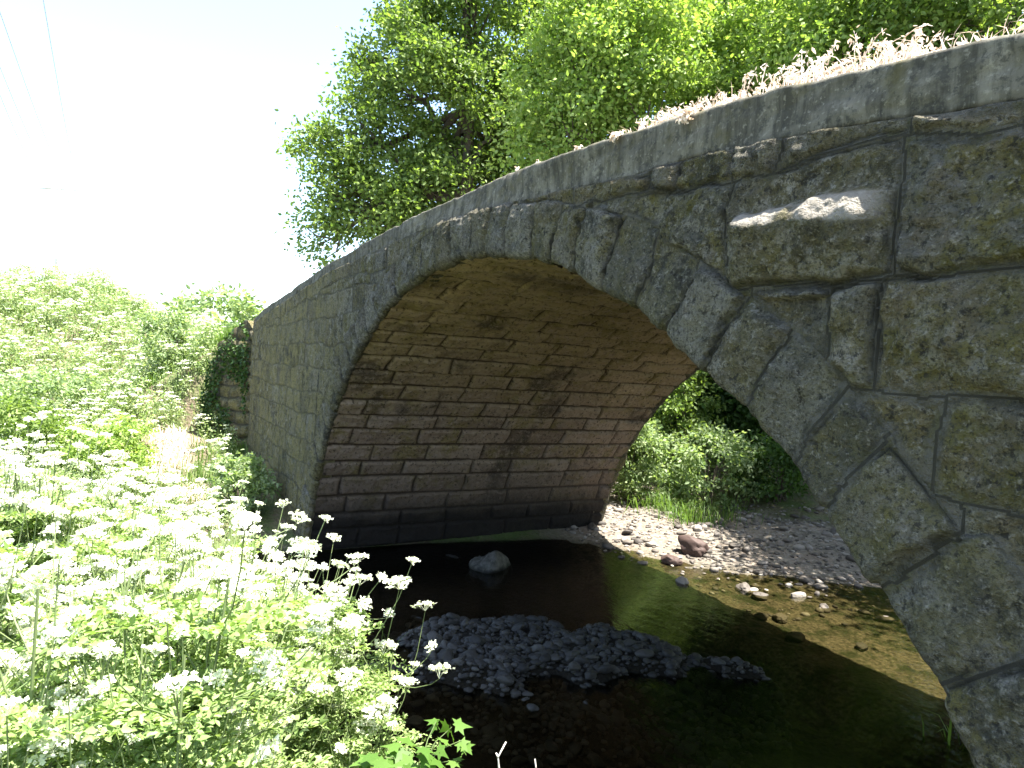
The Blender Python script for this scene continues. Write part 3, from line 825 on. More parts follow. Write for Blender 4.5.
for k, (_, x, y, s) in enumerate(cand):
    z = zg(x, y)
    if k < 230:
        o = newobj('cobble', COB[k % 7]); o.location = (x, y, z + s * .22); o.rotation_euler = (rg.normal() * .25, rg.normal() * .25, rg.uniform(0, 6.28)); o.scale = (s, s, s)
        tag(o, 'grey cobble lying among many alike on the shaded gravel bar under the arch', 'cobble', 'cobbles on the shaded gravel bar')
    else:
        v, f = rock(300 + k % 40, 1, sy=rg.uniform(.5, .9), sz=rg.uniform(.4, .65))
        a = rg.uniform(0, 6.28); c, s_ = math.cos(a), math.sin(a)
        v = (v * s) @ np.array([[c, s_, 0], [-s_, c, 0], [0, 0, 1]]) + [x, y, z + s * .2]
        mbs.add(v, f)
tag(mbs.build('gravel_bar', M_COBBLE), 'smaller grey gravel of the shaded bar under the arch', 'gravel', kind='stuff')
# upstream gravel
mbs = MB(); big = []
n = 0
while n < 2600:
    x, y = rg.uniform(-7.5, 1.2), rg.uniform(4.6, 12)
    z = zg(x, y); Lq = lq(x, y)
    if z < -.09 or Lq > 4: continue
    if z < -.005 and rg.random() < .66: continue
    n += 1
    s = rg.choice([.025, .04, .06, .105], p=[.42, .35, .18, .05]) * rg.uniform(.8, 1.2)
    if s > .105 and len(big) < 40: big.append((x, y, z, s)); continue
    v, f = rock(400 + n % 40, 1, sy=rg.uniform(.5, .95), sz=rg.uniform(.35, .6)); a = rg.uniform(0, 6.28); c, s_ = math.cos(a), math.sin(a)
    mbs.add((v * s) @ np.array([[c, s_, 0], [-s_, c, 0], [0, 0, 1]]) + [x, y, z + s * .2], f)
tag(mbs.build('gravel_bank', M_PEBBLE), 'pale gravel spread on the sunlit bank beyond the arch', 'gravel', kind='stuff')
for k, (x, y, z, s) in enumerate(big):
    o = newobj('river_stone', PEB[k % 6]); o.location = (x, y, z + s * .25); o.rotation_euler = (rg.normal() * .2, rg.normal() * .2, rg.uniform(0, 6.28)); o.scale = (s, s, s)
    tag(o, 'pale stone lying among many alike on the dappled gravel bank beyond the arch', 'stone', 'pale stones on the far gravel bank')
def wpt(px, py, z=0.):
    v = _d * FPX + _r * (px - 512) + _u * (384 - py); return CAM + v * (z - CAM[2]) / v[2]
def boulder(name, px, py, s, mat, seed, label, cat='rock', rz=0., lift=.3, **k):
    c = wpt(px, py); z = max(zg(c[0], c[1]), -.12)
    o = newobj(name, rock_mesh(name, seed, mat, 4, **k)); o.location = (c[0], c[1], z + s * lift); o.scale = (s, s, s); o.rotation_euler = (0, 0, rz)
    return tag(o, label, cat)
boulder('boulder', 487, 566, .40, M_BOULDER, 525, 'big grey boulder standing in the dark water beneath the vault', 'boulder', 2.2, .18, sy=.8, sz=.85, rough=.5)
boulder('boulder', 452, 556, .17, M_BOULDER, 512, 'small dark rock left of the big boulder in the dark water', 'rock', .3, .3, sy=.6, sz=.45)
boulder('boulder', 692, 556, .25, M_PINK, 513, 'pinkish brown boulder at the edge of the sunlit gravel', 'boulder', .5, .4, sy=.8, sz=.75)
boulder('boulder', 670, 563, .17, M_PINK, 514, 'low reddish rock against the left side of the pink boulder', 'rock', .2, .3, sy=.7, sz=.5)
boulder('river_stone', 682, 582, .11, M_PEBBLE, 515, 'round white stone alone in the shallow sunlit water', 'stone', 0, .5, sy=.8, sz=.7)
for px, py, s, lb in ((760, 594, .12, 'flat pale stone at the water edge below the dappled gravel'), (780, 613, .12, 'flat pale stone near the middle of the sunlit shallow'), (762, 612, .09, 'small pale stone beside a flat one in the sunlit shallow'), (796, 631, .12, 'pale wet stone breaking the water by the bridge shadow edge'), (797, 596, .11, 'rounded stone on the gravel edge near the arch stones'), (862, 640, .10, 'last pale stone in the shallow near the right arch ring'), (744, 588, .15, 'dark slanting stone at the tip of the dappled gravel'), (625, 495, .2, 'white rock below the bush beside the far arch edge')):
    boulder('river_stone', px, py, s, M_PEBBLE, int(px * 3 + py), lb, 'stone', px * .1, .25, sy=.7, sz=.5)
for px, py, s, lb in ((382, 725, .09, 'wet dark stone alone in the near water beside the white flowers'), (416, 712, .08, 'wet grey stone just below the gravel bar'), (506, 690, .085, 'rounded light stone at the near edge of the gravel bar'), (352, 705, .10, 'wet stone half hidden by white flowers at the water edge')):
    boulder('cobble', px, py, s, M_COBBLE, int(px * 3 + py), lb, 'stone', px * .1, .35, sy=.7, sz=.55)

# ------------------------------------------------------------------ cow parsley
def umbel(seed, R=.04, nray=11, nfl=9, fl=.0065):
    rg = np.random.default_rng(seed); mb = MB()
    for k in range(nray):
        a = k * 2.4; r = math.sqrt((k + .5) / nray) * R * rg.uniform(.85, 1.15)
        tip = np.array([r * math.cos(a), r * math.sin(a), .03 - .25 * r * r / R + rg.normal() * .002])
        m = tip * .5 + [0, 0, .002]
        d = np.cross(tip, [0, 0, 1.]); d = d / (np.linalg.norm(d) + 1e-9) * .0007
        mb.add([-d, d, tip + d, tip - d], np.array([[0, 1, 2, 3]]))
        c = tip + rg.normal(size=(nfl, 3)) * [.0062, .0062, .003]
        n = rand_dirs(nfl, rg, 1.6); s = fl * rg.uniform(.7, 1.2, nfl)[:, None]
        t = np.cross(n, rand_dirs(nfl, rg)); t /= np.linalg.norm(t, axis=1)[:, None]; b = np.cross(n, t)
        v = np.stack([c + t * s, c + b * s, c - t * s, c - b * s], 1).reshape(-1, 3)
        mb.add(v, np.arange(nfl * 4).reshape(-1, 4))
    return mb
UMB = [umbel(i, .026 + .004 * i, 9 + i, 9, .0056) for i in range(4)]
UMB_ME = [u.build('umbel', M_UMBEL, None, False, link=False) for u in UMB]
UMB_FAR = umbel(9, .05, 8, 3, .013).merged()

def fern(mb, base, dr, L, rg, nl=9, ls=.03):
    """a twice divided feathery leaf"""
    dr = dr / np.linalg.norm(dr); sd = np.cross(dr, [0, 0, 1.]); sd /= np.linalg.norm(sd) + 1e-9
    cs, axs, sz = [], [], []
    for k in range(nl):
        f = (k + .6) / nl; p = base + dr * L * f + np.array([0, 0, -.35 * L * f * f])
        w = L * .42 * (1 - f) ** .8 + .01
        for s in (-1, 1):
            m = max(2, int(w / .017))
            for q in range(m):
                g = (q + .6) / m
                c = p + sd * s * w * g + dr * w * .45 * g + np.array([0, 0, -.12 * w * g])
                for e in (-1, 1):
                    cs.append(c); axs.append(sd * s * .5 + dr * .8 * e + rg.normal(size=3) * .2); sz.append(ls * (1.1 - .45 * g) * rg.uniform(.75, 1.2))
        cs.append(p); axs.append(dr); sz.append(ls)
    leaves(mb, np.array(cs), np.array(sz), rg, .5, 1.6, np.array(axs))
    tube(mb, [base, base + dr * L * .5 + [0, 0, -.09 * L], base + dr * L * .95 + [0, 0, -.31 * L]], [.0022, .0016, .0008], 4, False)

def parsley(seed, H, far=False):
    rg = np.random.default_rng(seed); st = MB(); fo = MB(); heads = []
    lean = rg.normal(size=2) * .07
    top = np.array([lean[0], lean[1], H * .72])
    k = 7; path = [np.array([lean[0] * (i / k) ** 1.6, lean[1] * (i / k) ** 1.6, H * .85 * i / k]) for i in range(k + 1)]
    if not far: tube(st, path, np.linspace(.0042, .0024, k + 1), 5, False)
    nb = rg.integers(10, 17) if not far else rg.integers(2, 5)
    for b in range(nb):
        f = rg.uniform(.4, 1.); p0 = path[int(f * k)]
        a = b * 2.4 + rg.uniform(-.4, .4); out = rg.uniform(.04, .30)
        p3 = np.array([p0[0] + out * math.cos(a), p0[1] + out * math.sin(a), max(H * rg.uniform(.58, 1.0), p0[2] + .05)])
        p1 = p0 + (p3 - p0) * [.55, .55, .35]; p2 = p0 + (p3 - p0) * [.85, .85, .7]
        if not far: tube(st, [p0, p1, p2, p3], [.0020, .0017, .0014, .0011], 4, False)
        heads.append((p3, (rg.normal() * .25, rg.normal() * .25, rg.uniform(0, 6.28)), rg.uniform(.5, 1.2)))
    nl = 19 if not far else 0
    for l in range(nl):
        f = rg.uniform(.15, 1.) ** .8; p = path[int(f * k)]; a = l * 2.4 + rg.uniform(-.5, .5)
        fern(fo, p, np.array([math.cos(a), math.sin(a), .55]), rg.uniform(.20, .32) * (1.2 - .55 * f), rg, 9, .021)
    if far:
        n = 150; h = rg.uniform(.05, .85, n) * H; r = .20 * (1.05 - h / H * .6)
        c = np.stack([rg.normal(size=n) * r, rg.normal(size=n) * r, h], 1)
        leaves(fo, c, rg.uniform(.05, .11, n), rg, .42, .5, droop=.2)
    return st, fo, heads

VAR = []
for i in range(8):
    H = 1.0
    st, fo, hd = parsley(40 + i, H)
    VAR.append((st.build('stem', M_STEM, None, False, link=False), fo.build('foliage', M_PARSLEY, None, False, link=False), hd))
def place_parsley(i, x, y, H, rz, label, group=None, tilt=(0, 0), big=1.):
    s = H; o = empty('cow_parsley', (x, y, zg(x, y) - .02), rz, s); o.rotation_euler = (tilt[0], tilt[1], rz)
    st, fo, hd = VAR[i % 8]
    newobj('stem', st, o); newobj('foliage', fo, o)
    for j, (p, r, sc) in enumerate(hd):
        u = newobj('flower_head', UMB_ME[(i + j) % 4], o); u.location = p; u.rotation_euler = r; u.scale = (sc * big / s,) * 3
    return tag(o, label, 'flower', group)
SIL = np.array([(-120, 362), (0, 392), (60, 408), (120, 430), (180, 446), (240, 468), (275, 500), (300, 530), (345, 566), (360, 640), (360, 720), (340, 790)], float)
def sil(px): return float(np.interp(px, SIL[:10, 0], SIL[:10, 1]))
rg = np.random.default_rng(77); n = 0; tries = 0
spots = []
while n < 265 and tries < 40000:
    tries += 1
    d = 1.75 + 4.6 * rg.random() ** .8; px = rg.uniform(-130, 318 if d > 3.2 else (262 if d > 2.5 else 220))
    c = P(px, 500, d); x, y = c[0], c[1]; g = zg(x, y)
    if g < .04: continue
    # highest top allowed under the skyline of the flower bank
    zt = P(px, sil(px), d)[2]; H = zt - g
    if H < .5: continue
    H = min(H * rg.uniform(.86, 1.0), rg.uniform(1.0, 1.65) if rg.random() < .7 else .85)
    q = proj((x, y, g + H))
    if q[1] > 790: continue
    if any(math.hypot(x - a, y - b) < .15 for a, b in spots): continue
    spots.append((x, y)); n += 1
    place_parsley(int(rg.integers(0, 8)), x, y, H, rg.uniform(0, 6.28), 'white flowering cow parsley standing in the dense mass on the near bank', 'cow parsley on the near bank', (rg.normal() * .05, rg.normal() * .05))
print('parsley', n, tries)
for (px, py, d, lb) in ((383, 606, 3.6, 'cow parsley leaning out alone with one bright head over the dark gravel'), (345, 553, 3.7, 'cow parsley with rounded white heads against the dark barrel foot'), (302, 527, 3.9, 'tall cow parsley whose heads meet the foot of the bridge pier'), (368, 640, 3.3, 'cow parsley at the water edge with small drooping heads'), (232, 474, 4.2, 'cow parsley with a white dome of flowers below the ivy shaded wall')):
    c = P(px, py, d); g = zg(c[0], c[1])
    if g < -.02: print('wet spot', px, g)
    place_parsley(px, c[0] , c[1], max(c[2] - g, .45), px * .7, lb, big=1.7)

# far bank parsley and low growth in one mass
fv = []
for i in range(5):
    st, fo, hd = parsley(80 + i, 1.0, True); fv.append((fo.merged(), hd))
mf = MB(); mu = MB(); rg = np.random.default_rng(5)
def rotz(a): c, s = math.cos(a), math.sin(a); return np.array([[c, s, 0], [-s, c, 0], [0, 0, 1]])
n = 0; t_ = 0
barec = [(P(px, 400, d_)[:2], r_) for px, d_, r_ in ((165, 15.5, .8), (180, 17, .8), (140, 14.5, .5), (205, 13.2, .5))]
while n < 1350 and t_ < 30000:
    t_ += 1
    d = 7.5 + 26 * rg.random() ** 1.5; px = rg.uniform(-150, 262); c = P(px, 400, d); x, y = c[0], c[1]
    if x > -5.3 or y > -.3: continue
    if y > -1.6 and x > -13 and rg.random() < .6: continue
    if any(np.hypot(x - b[0], y - b[1]) < r_ for b, r_ in barec): continue
    patch = vnoise(np.array([x * .35]), np.array([y * .35]), 0, 3)[0]
    g = zg(x, y); H = rg.uniform(.6, 1.1) * (.75 if x > -12 else 1.)
    if x > -9: H *= .8
    (v, fs), hd = fv[n % 5]; Rz = rotz(rg.uniform(0, 6.28))
    mf.add(v @ Rz * H + [x, y, g], fs)
    if patch > -.5:
        for (p, r, sc) in hd:
            uv, uf = UMB_FAR; mu.add(uv * sc * 1.6 + p @ Rz * H + [x, y, g], uf)
    n += 1
far = mf.build('bank_growth', M_PARSLEY_FAR)
tag(far, 'bright green growth covering the far left bank', 'undergrowth', kind='stuff')
tag(mu.build('bank_flowers', M_UMBEL), 'white umbels massed over the far left bank', 'flowers', kind='stuff')

# grass filling both near banks
mg = MB(); rg = np.random.default_rng(15)
c = []
while len(c) < 14000:
    d = rg.uniform(.9, 7.0, 4000); px = rg.uniform(-250, 400, 4000)
    v = _d[None] * FPX + _r[None] * (px - 512)[:, None] + _u[None] * (384 - 500)
    v = v / np.hypot(v[:, 0], v[:, 1])[:, None] * d[:, None] + CAM
    z = terrain(v[:, 0], v[:, 1]); m = z > .08
    c += list(np.stack([v[m, 0], v[m, 1], z[m] - .01], 1))
c = np.array(c[:14000]); blades(mg, c, rg.uniform(.15, .45, len(c)), .007, rg, .6)
tag(mg.build('bank_grass', M_GRASS), 'long grass between the white flowers on the near bank', 'grass', kind='stuff')
mg = MB()
x = rg.uniform(-26, -5.2, 26000); y = rg.uniform(-12, .5, 26000); z = terrain(x, y)
kp = np.ones(len(x), bool)
for b, r_ in barec: kp &= np.hypot(x - b[0], y - b[1]) > r_ * .8
kp &= (z > .05) & (vnoise(x * .5, y * .5, 0, 2) > -.45)
c = np.stack([x, y, z - .01], 1)[kp]; blades(mg, c, rg.uniform(.2, .5, len(c)), .02, rg, .6)
md = MB(); q = []
for b, r_ in barec:
    p = b + rg.normal(size=(420, 2)) * r_ * .55; q.append(np.stack([p[:, 0], p[:, 1], terrain(p[:, 0], p[:, 1]) - .01], 1))
q = np.concatenate(q); q = q[(q[:, 1] < -1.2)]; blades(md, q, rg.uniform(.1, .35, len(q)), .018, rg, 1.3)
tag(md.build('dry_grass', M_DRY), 'bleached dry grass on the bare patch of the left bank', 'grass', kind='stuff')
tag(mg.build('meadow_grass', M_GRASS), 'grass over the far left bank', 'grass', kind='stuff')

# ------------------------------------------------------------------ shrubs, trees
def clumpy(rg, centre, rad, n, cl=.35):
    """points in clumps inside an ellipsoid, denser toward its skin"""
    nc = max(6, int(14 * (np.prod(rad) ** (1 / 3) / cl) ** 1.5 / 4))
    u = rand_dirs(nc, rg, .15) * (rg.uniform(.35, 1., nc) ** .6)[:, None] * rad + centre
    per = rg.multinomial(n, rg.dirichlet(np.ones(nc) * 3))
    out = [];ax = []
    for k in range(nc):
        q = rg.normal(size=(per[k], 3)) * [cl, cl, cl * .62] * rg.uniform(.6, 1.15)
        out.append(u[k] + q); ax.append(q)
    return np.concatenate(out), np.concatenate(ax), u

def shrub(name, base, rad, n, ls, mat, label, seed, up=.6, group=None, aspect=.5):
    rg = np.random.default_rng(seed); o = empty(name, (base[0], base[1], base[2]))
    pts, ax, cl = clumpy(rg, np.array([0, 0, rad[2] * .95]), np.array(rad), n, min(rad) * .19)
    keep = pts[:, 2] > .03; pts, ax = pts[keep], ax[keep]
    mb = MB(); leaves(mb, pts, rg.uniform(.7, 1.25, len(pts)) * ls, rg, aspect, up, ax * 3 + rand_dirs(len(ax), rg) * .5, .15)
    mb.build('foliage', mat, o)
    st = MB()
    for k in range(min(12, len(cl))):
        e = cl[k]; b0 = np.array([rg.normal() * .08, rg.normal() * .08, -.05]); m = b0 + (e - b0) * [.35, .35, .6]
        tube(st, [b0, m, e], [.018, .012, .004], 5, False)
    st.build('stem', M_BARK, o)
    return tag(o, label, 'shrub', group)

def tree(name, base, blobs, n, ls, mat, label, seed, trunk=.28, cl=.7, group=None, fork=.35):
    """blobs: (centre, radius) of the crown's main masses"""
    rg = np.random.default_rng(seed); base = np.array(base, float); o = empty(name, tuple(base))
    mb = MB(); tr = MB()
    C = np.array([b[0] for b in blobs]) - base; R = np.array([b[1] for b in blobs])
    cen = (C * (R ** 2)[:, None]).sum(0) / (R ** 2).sum()
    fk = np.array([cen[0] * .25, cen[1] * .25, max(cen[2] * fork, 1.)])
    topp = np.array([cen[0] * .9, cen[1] * .9, C[:, 2].max() * .95])
    path = [np.zeros(3), fk * [.3, .3, .5], fk, fk + (topp - fk) * .4 + rg.normal(size=3) * .2, fk + (topp - fk) * .75 + rg.normal(size=3) * .25, topp]
    tube(tr, path, np.array([1.25, 1.0, .85, .55, .3, .08]) * trunk, 9, False)
    w = R ** 2.2 / (R ** 2.2).sum()
    for k in range(len(C)):
        pts, ax, cl_ = clumpy(rg, C[k], np.array([R[k], R[k], R[k] * .9]), int(n * w[k]), cl)
        leaves(mb, pts, rg.uniform(.65, 1.25, len(pts)) * ls, rg, .6, .7, ax + rand_dirs(len(ax), rg) * .4, .12)
        s0 = path[2] + (path[4] - path[2]) * rg.uniform(0, .9)
        m = s0 + (C[k] - s0) * [.5, .5, .62] + rg.normal(size=3) * .15
        e = C[k] + rg.normal(size=3) * R[k] * .2
        tube(tr, [s0, m, e], np.array([.45, .28, .12]) * trunk, 7, False)
        for q in cl_[rg.permutation(len(cl_))[:9]]:
            a = m + (e - m) * rg.uniform(.1, 1.); mid = a + (q - a) * [.5, .5, .6] + rg.normal(size=3) * .1
            tube(tr, [a, mid, q], np.array([.13, .08, .025]) * trunk, 5, False)
    tr.build('trunk', M_BARK, o, True); mb.build('crown', mat, o)
    return tag(o, label, 'tree', group)

def at(px, py, d): return P(px, py, d)
def gbase(px, d, dz=-.1):
    c = P(px, 300, d); return (c[0], c[1], zg(c[0], c[1]) + dz)

tree('broadleaf_tree', gbase(462, 21), [(at(440, 105, 23), 3.2), (at(362, 140, 22.5), 1.5), (at(336, 214, 22.5), 1.0), (at(322, 150, 22.8), .95), (at(385, 195, 22), 1.6), (at(480, 15, 23), 3.0), (at(535, 80, 24), 3.0), (at(425, 15, 23.5), 1.7), (at(490, 165, 25.5), 1.9), (at(385, 70, 23), 1.4), (at(470, -70, 23), 2.8), (at(530, 150, 24), 2.2), (at(420, 210, 23), 1.6), (at(395, 215, 22), 1.3), (at(432, 192, 21.6), 1.3), (at(482, 186, 22.5), 1.3), (at(330, 240, 22.5), .9), (at(345, 195, 22.5), 1.3), (at(505, 120, 22), 1.5), (at(440, 60, 21.5), 1.4)],
     94000, .15, M_LEAF_MAIN, 'large mid green tree left of the others with a dark trunk, against the white sky', 1, .30, .36)
tree('broadleaf_tree', gbase(600, 19), [(at(588, 75, 18), 1.9), (at(640, 40, 18.5), 2.0), (at(570, 125, 18), 1.3), (at(600, 5, 18), 1.8), (at(545, 150, 18.5), 1.0), (at(640, 100, 18), 1.3), (at(625, 230, 19), 1.9), (at(650, 320, 19), 1.5)],  # low masses in this and the next three crowns added for water reflections
     42000, .135, M_LEAF_LIME, 'lime green tree right of the dark trunk, low over the coping', 2, .18, .38)
tree('broadleaf_tree', gbase(735, 21), [(at(720, 50, 21), 2.4), (at(690, 0, 21.5), 2.2), (at(770, 10, 21), 2.2), (at(745, 105, 20.5), 1.6), (at(700, 110, 20.5), 1.6), (at(790, 70, 20.5), 1.5), (at(720, 230, 21), 2.4), (at(775, 300, 20), 2.0)],
     50000, .14, M_LEAF_LIME, 'green tree behind the first of the dry weeds on the parapet', 3, .2, .4)
tree('broadleaf_tree', gbase(850, 19), [(at(830, 10, 19), 2.2), (at(880, 30, 19), 1.8), (at(815, 65, 18.5), 1.5), (at(850, -50, 19), 2.2), (at(930, 0, 19), 1.7), (at(840, 190, 19), 2.2), (at(905, 270, 19), 2.2), (at(850, 330, 18), 1.7)],
     46000, .135, M_LEAF_LIME, 'yellow green tree behind the tallest of the dry weeds', 4, .18, .38)
tree('broadleaf_tree', gbase(985, 17), [(at(970, 0, 17), 1.8), (at(1040, 20, 17), 1.8), (at(940, -30, 17.5), 1.6), (at(1000, -60, 17), 1.8), (at(985, 170, 17), 2.1), (at(1010, 290, 17), 2.1)],
     30000, .14, M_LEAF_MAIN, 'mid green leafy tree at the far right behind the parapet', 5, .16, .38)
tree('broadleaf_tree', gbase(610, 34), [(at(600, 40, 34), 4.5), (at(660, 80, 34), 4.2), (at(560, 130, 34), 3.0), (at(680, 0, 35), 4.2)],
     14000, .26, M_LEAF_MAIN, 'shaded tree farther back, between the big tree and the lime green one', 6, .3, .9)
tree('broadleaf_tree', gbase(790, 32), [(at(780, 60, 32), 4.2), (at(850, 30, 32), 4.2), (at(740, 20, 33), 4.0), (at(880, 90, 31), 3.0), (at(930, 40, 31), 3.2), (at(800, 160, 31), 3.)],
     16000, .26, M_LEAF_LIME, 'pale tree farther back, behind the trees over the weeds', 7, .3, .9)
# streamside trees: the leaning one dapples gravel, unseen ones added for the water reflection
tree('streamside_tree', (2.6, 12.2, zg(2.6, 12.2)), [((.6, 10.4, 6.2), 1.3), ((-.5, 9.3, 5.8), .9), ((2.6, 12.4, 7.2), 1.8), ((-1.3, 11.2, 6.4), 1.2), ((.9, 9.2, 6.2), 1.0), ((-2.6, 12.2, 6.5), 1.2), ((1.3, 8.0, 5.6), .7), ((-1.4, 8.9, 5.8), 1.0), ((-2.3, 10.2, 6.2), 1.1), ((-.2, 8.3, 5.4), .8), ((-.8, 10.0, 6.2), 1.0), ((-2.4, 8.8, 5.6), .6)],
     38000, .13, M_LEAF_MAIN, 'leaning streamside tree whose leaves dapple the gravel bank', 8, .13, .5)
tree('streamside_tree', (1.5, 16.5, zg(1.5, 16.5)), [((-1.5, 15, 4.5), 1.8), ((.8, 15.5, 3.2), 1.7), ((2.5, 15, 5.5), 2.0), ((.4, 16.5, 7.5), 2.0), ((-2.8, 16, 6.8), 1.8)],
     16000, .16, M_LEAF_DARK, 'unseen tree added upstream to darken the water by the right arch leg', 10, .16, .6)
tree('streamside_tree', (6.5, 10.5, zg(6.5, 10.5)), [((5.0, 10, 3.4), 1.6), ((6.2, 9.4, 5.2), 1.7), ((4.2, 11.4, 5.6), 1.5), ((5.6, 12, 7.2), 1.9)],
     14000, .16, M_LEAF_MAIN, 'unseen tree added on the right bank upstream to darken the water reflection', 11, .16, .6)
tree('streamside_tree', gbase(775, 19.5), [(at(760, 330, 19), 1.7), (at(720, 380, 18.5), 1.3), (at(800, 390, 18), 1.5), (at(810, 330, 19), 1.6), (at(690, 330, 19), 1.5)],
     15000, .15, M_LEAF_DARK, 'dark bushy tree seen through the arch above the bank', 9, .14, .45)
# bushes beyond the arch
shrub('leafy_shrub', gbase(722, 15.3, 0), (1.05, 1.0, .85), 6500, .10, M_LEAF_SHRUB, 'pale sunlit bush right of the grass, seen through the arch', 31)
shrub('leafy_shrub', gbase(640, 15.0, 0), (.75, .8, 1.05), 6000, .09, M_LEAF_SHRUB, 'tall sunlit bush beside the far arch edge', 32)
shrub('leafy_shrub', gbase(690, 16.8, 0), (.9, .9, 1.5), 6500, .10, M_LEAF_MAIN, 'tall leafy bush rising behind the grass clump', 33)
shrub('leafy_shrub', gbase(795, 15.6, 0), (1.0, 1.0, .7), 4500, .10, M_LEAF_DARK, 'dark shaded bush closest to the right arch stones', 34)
shrub('leafy_shrub', gbase(620, 17.2, 0), (1.1, 1.1, 1.5), 6000, .10, M_LEAF_MAIN, 'green bush at the back beside the vault edge', 35)
mu_ = MB(); rg = np.random.default_rng(3)
pts = []
for k in range(60):
    px, d = rg.uniform(590, 860), rg.uniform(17.5, 25); b = np.array(gbase(px, d)); pts.append(b + np.array([0, 0, .9]) + rg.normal(size=(420, 3)) * [.8, .8, .8])
leaves(mu_, np.concatenate(pts), rg.uniform(.09, .17, 420 * 60), rg, .6, .5)
mw_ = MB(); pts = []  # leaf masses without trunks, added to keep sky out of the water reflection
for k in range(230):
    px, d = rg.uniform(575, 1010), rg.uniform(22, 30); b = np.array(gbase(px, d)); pts.append(b + np.array([0, 0, rg.uniform(.5, 7.5)]) + rg.normal(size=(170, 3)) * [1.0, 1.0, .8])
leaves(mw_, np.concatenate(pts), rg.uniform(.18, .32, 170 * 230), rg, .6, .5)
tag(mw_.build('leaf_backdrop', M_LEAF_DARK), 'dark trunkless leaf masses added far behind the bridge to block sky in the water', 'leaf_backdrop', kind='stuff')
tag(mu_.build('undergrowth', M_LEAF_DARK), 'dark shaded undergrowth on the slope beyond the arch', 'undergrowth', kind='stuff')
mg = MB(); c = []
for px, d, m in ((668, 14.6, 120), (688, 14.2, 230), (712, 14.4, 170), (740, 14.9, 60), (650, 14.9, 50), (700, 13.8, 60)):
    b = np.array(gbase(px, d, 0)); q = b + rg.normal(size=(m, 3)) * [.3, .3, 0]; q[:, 2] = terrain(q[:, 0], q[:, 1]) - .01; c.append(q)
c = np.concatenate(c); blades(mg, c, rg.uniform(.15, .62, len(c)), .014, rg, 1.2)
tag(mg.build('grass_clump', M_GRASS), 'tall grass in front of the bushes beyond the arch', 'grass', kind='stuff')
# left bank shrubs
shrub('bank_shrub', gbase(118, 14.5, 0), (.75, .75, .62), 5500, .075, M_LEAF_LIME, 'rounded yellow green bush on the left bank by the bare earth', 41)
shrub('bank_shrub', gbase(60, 19, 0), (1.3, 1.3, .75), 5000, .10, M_LEAF_SHRUB, 'wide green bush near the top of the left bank', 42)
shrub('bank_shrub', gbase(178, 20, 0), (.9, .9, .8), 4000, .09, M_LEAF_SHRUB, 'green bush on the bank crest left of the wall end', 43)
shrub('bank_shrub', gbase(12, 15, 0), (1.0, 1.0, .8), 4500, .09, M_LEAF_MAIN, 'darker green bush at the left edge of the bank', 44)
shrub('bank_shrub', gbase(222, 60, 0), (4, 4, 2.6), 2500, .5, M_LEAF_SHRUB, 'pale distant bushes beyond the end of the bridge', 45)
c = P(243, 440, 12.3); shrub('bank_shrub', (c[0], c[1], zg(c[0], c[1])), (.55, .45, .55), 2600, .085, M_LEAF_SHRUB, 'leafy plant half in sun against the mossy wall end', 46)
# ivy on the wing wall
a, dr, nm, L = WING; mi = MB(); rg = np.random.default_rng(8); c = []
for k in range(2600):
    u = rg.uniform(.15, L); tz = np.interp(u, [0, .12, .33, .45, .9, 1.4, 1.7, L], [3.42, 3.45, 3.58, 3.70, 3.42, 3.08, 2.4, 1.5]); z = tz * (1 - rg.uniform(0.02, .75) * (1 if u > .5 else .8))
    if vnoise(np.array([u * 2.]), np.array([z * 1.5]), 0, 4)[0] < -.25: continue
    p = a + dr * u + nm * (rg.uniform(.06, .16)); c.append((p[0], p[1], z))
c = np.array(c); leaves(mi, c, rg.uniform(.05, .09, len(c)), rg, .85, .0, np.tile([nm[0], nm[1], -.8], (len(c), 1)))
tag(mi.build('ivy', M_IVY), 'dark ivy hanging over the shaded wing wall', 'ivy')

# ------------------------------------------------------------------ dry weeds on the coping
mw = MB(); rg = np.random.default_rng(12)
def weed(mb, p, h, rg):
    a = rg.uniform(0, 6.28); dirv = np.array([math.cos(a), abs(math.sin(a)) * .6 - .12, 0])
    k = 6; f = np.linspace(0, 1, k)[:, None]; curl = rg.uniform(.2, .9)
    pts = p + np.array([0, 0, 1.]) * h * (f - curl * .55 * f ** 3) + dirv * h * (.25 * f + curl * .45 * f ** 2)
    tube(mb, pts, np.linspace(.0035, .001, k), 4, False)
    n = int(rg.integers(8, 20)); t = rg.uniform(.25, 1., n) ** .7 
    c = np.stack([np.interp(t, f[:, 0], pts[:, i]) for i in range(3)], 1) + rg.normal(size=(n, 3)) * .008
    leaves(mb, c, rg.uniform(.014, .040, n), rg, .36, .2, np.tile(dirv, (n, 1)) * .5 + rg.normal(size=(n, 3)) * .6, .5)
prof = [(1.55, .02), (1.9, .05), (2.2, .11), (2.45, .10), (2.7, .08), (2.9, .13), (3.1, .17), (3.3, .16), (3.5, .15), (3.7, .12), (3.9, .06), (4.3, .04)]
pxs = np.array([p[0] for p in prof]); phs = np.array([p[1] for p in prof])
for k in range(300):
    x = rg.uniform(2.0, 4.3); hh = np.interp(x, pxs, phs) * rg.uniform(.55, 1.5)
    if vnoise(np.array([x * 5.]), np.array([0.]), 0, 6)[0] < -.05: hh *= .3
    weed(mw, np.array([x, rg.uniform(.10, .38), float(ztop(x)) - .004]), hh * 1.15 + .03, rg)
for x, h in ((2.83, .24), (2.95, .30), (3.16, .22), (3.34, .26), (3.52, .25), (3.66, .22), (3.80, .17), (2.28, .17), (2.36, .15), (3.95, .13), (2.72, .2)):
    for k in range(4): weed(mw, np.array([x + rg.normal() * .02, rg.uniform(.10, .3), float(ztop(x)) - .004]), h * rg.uniform(.8, 1.1), rg)
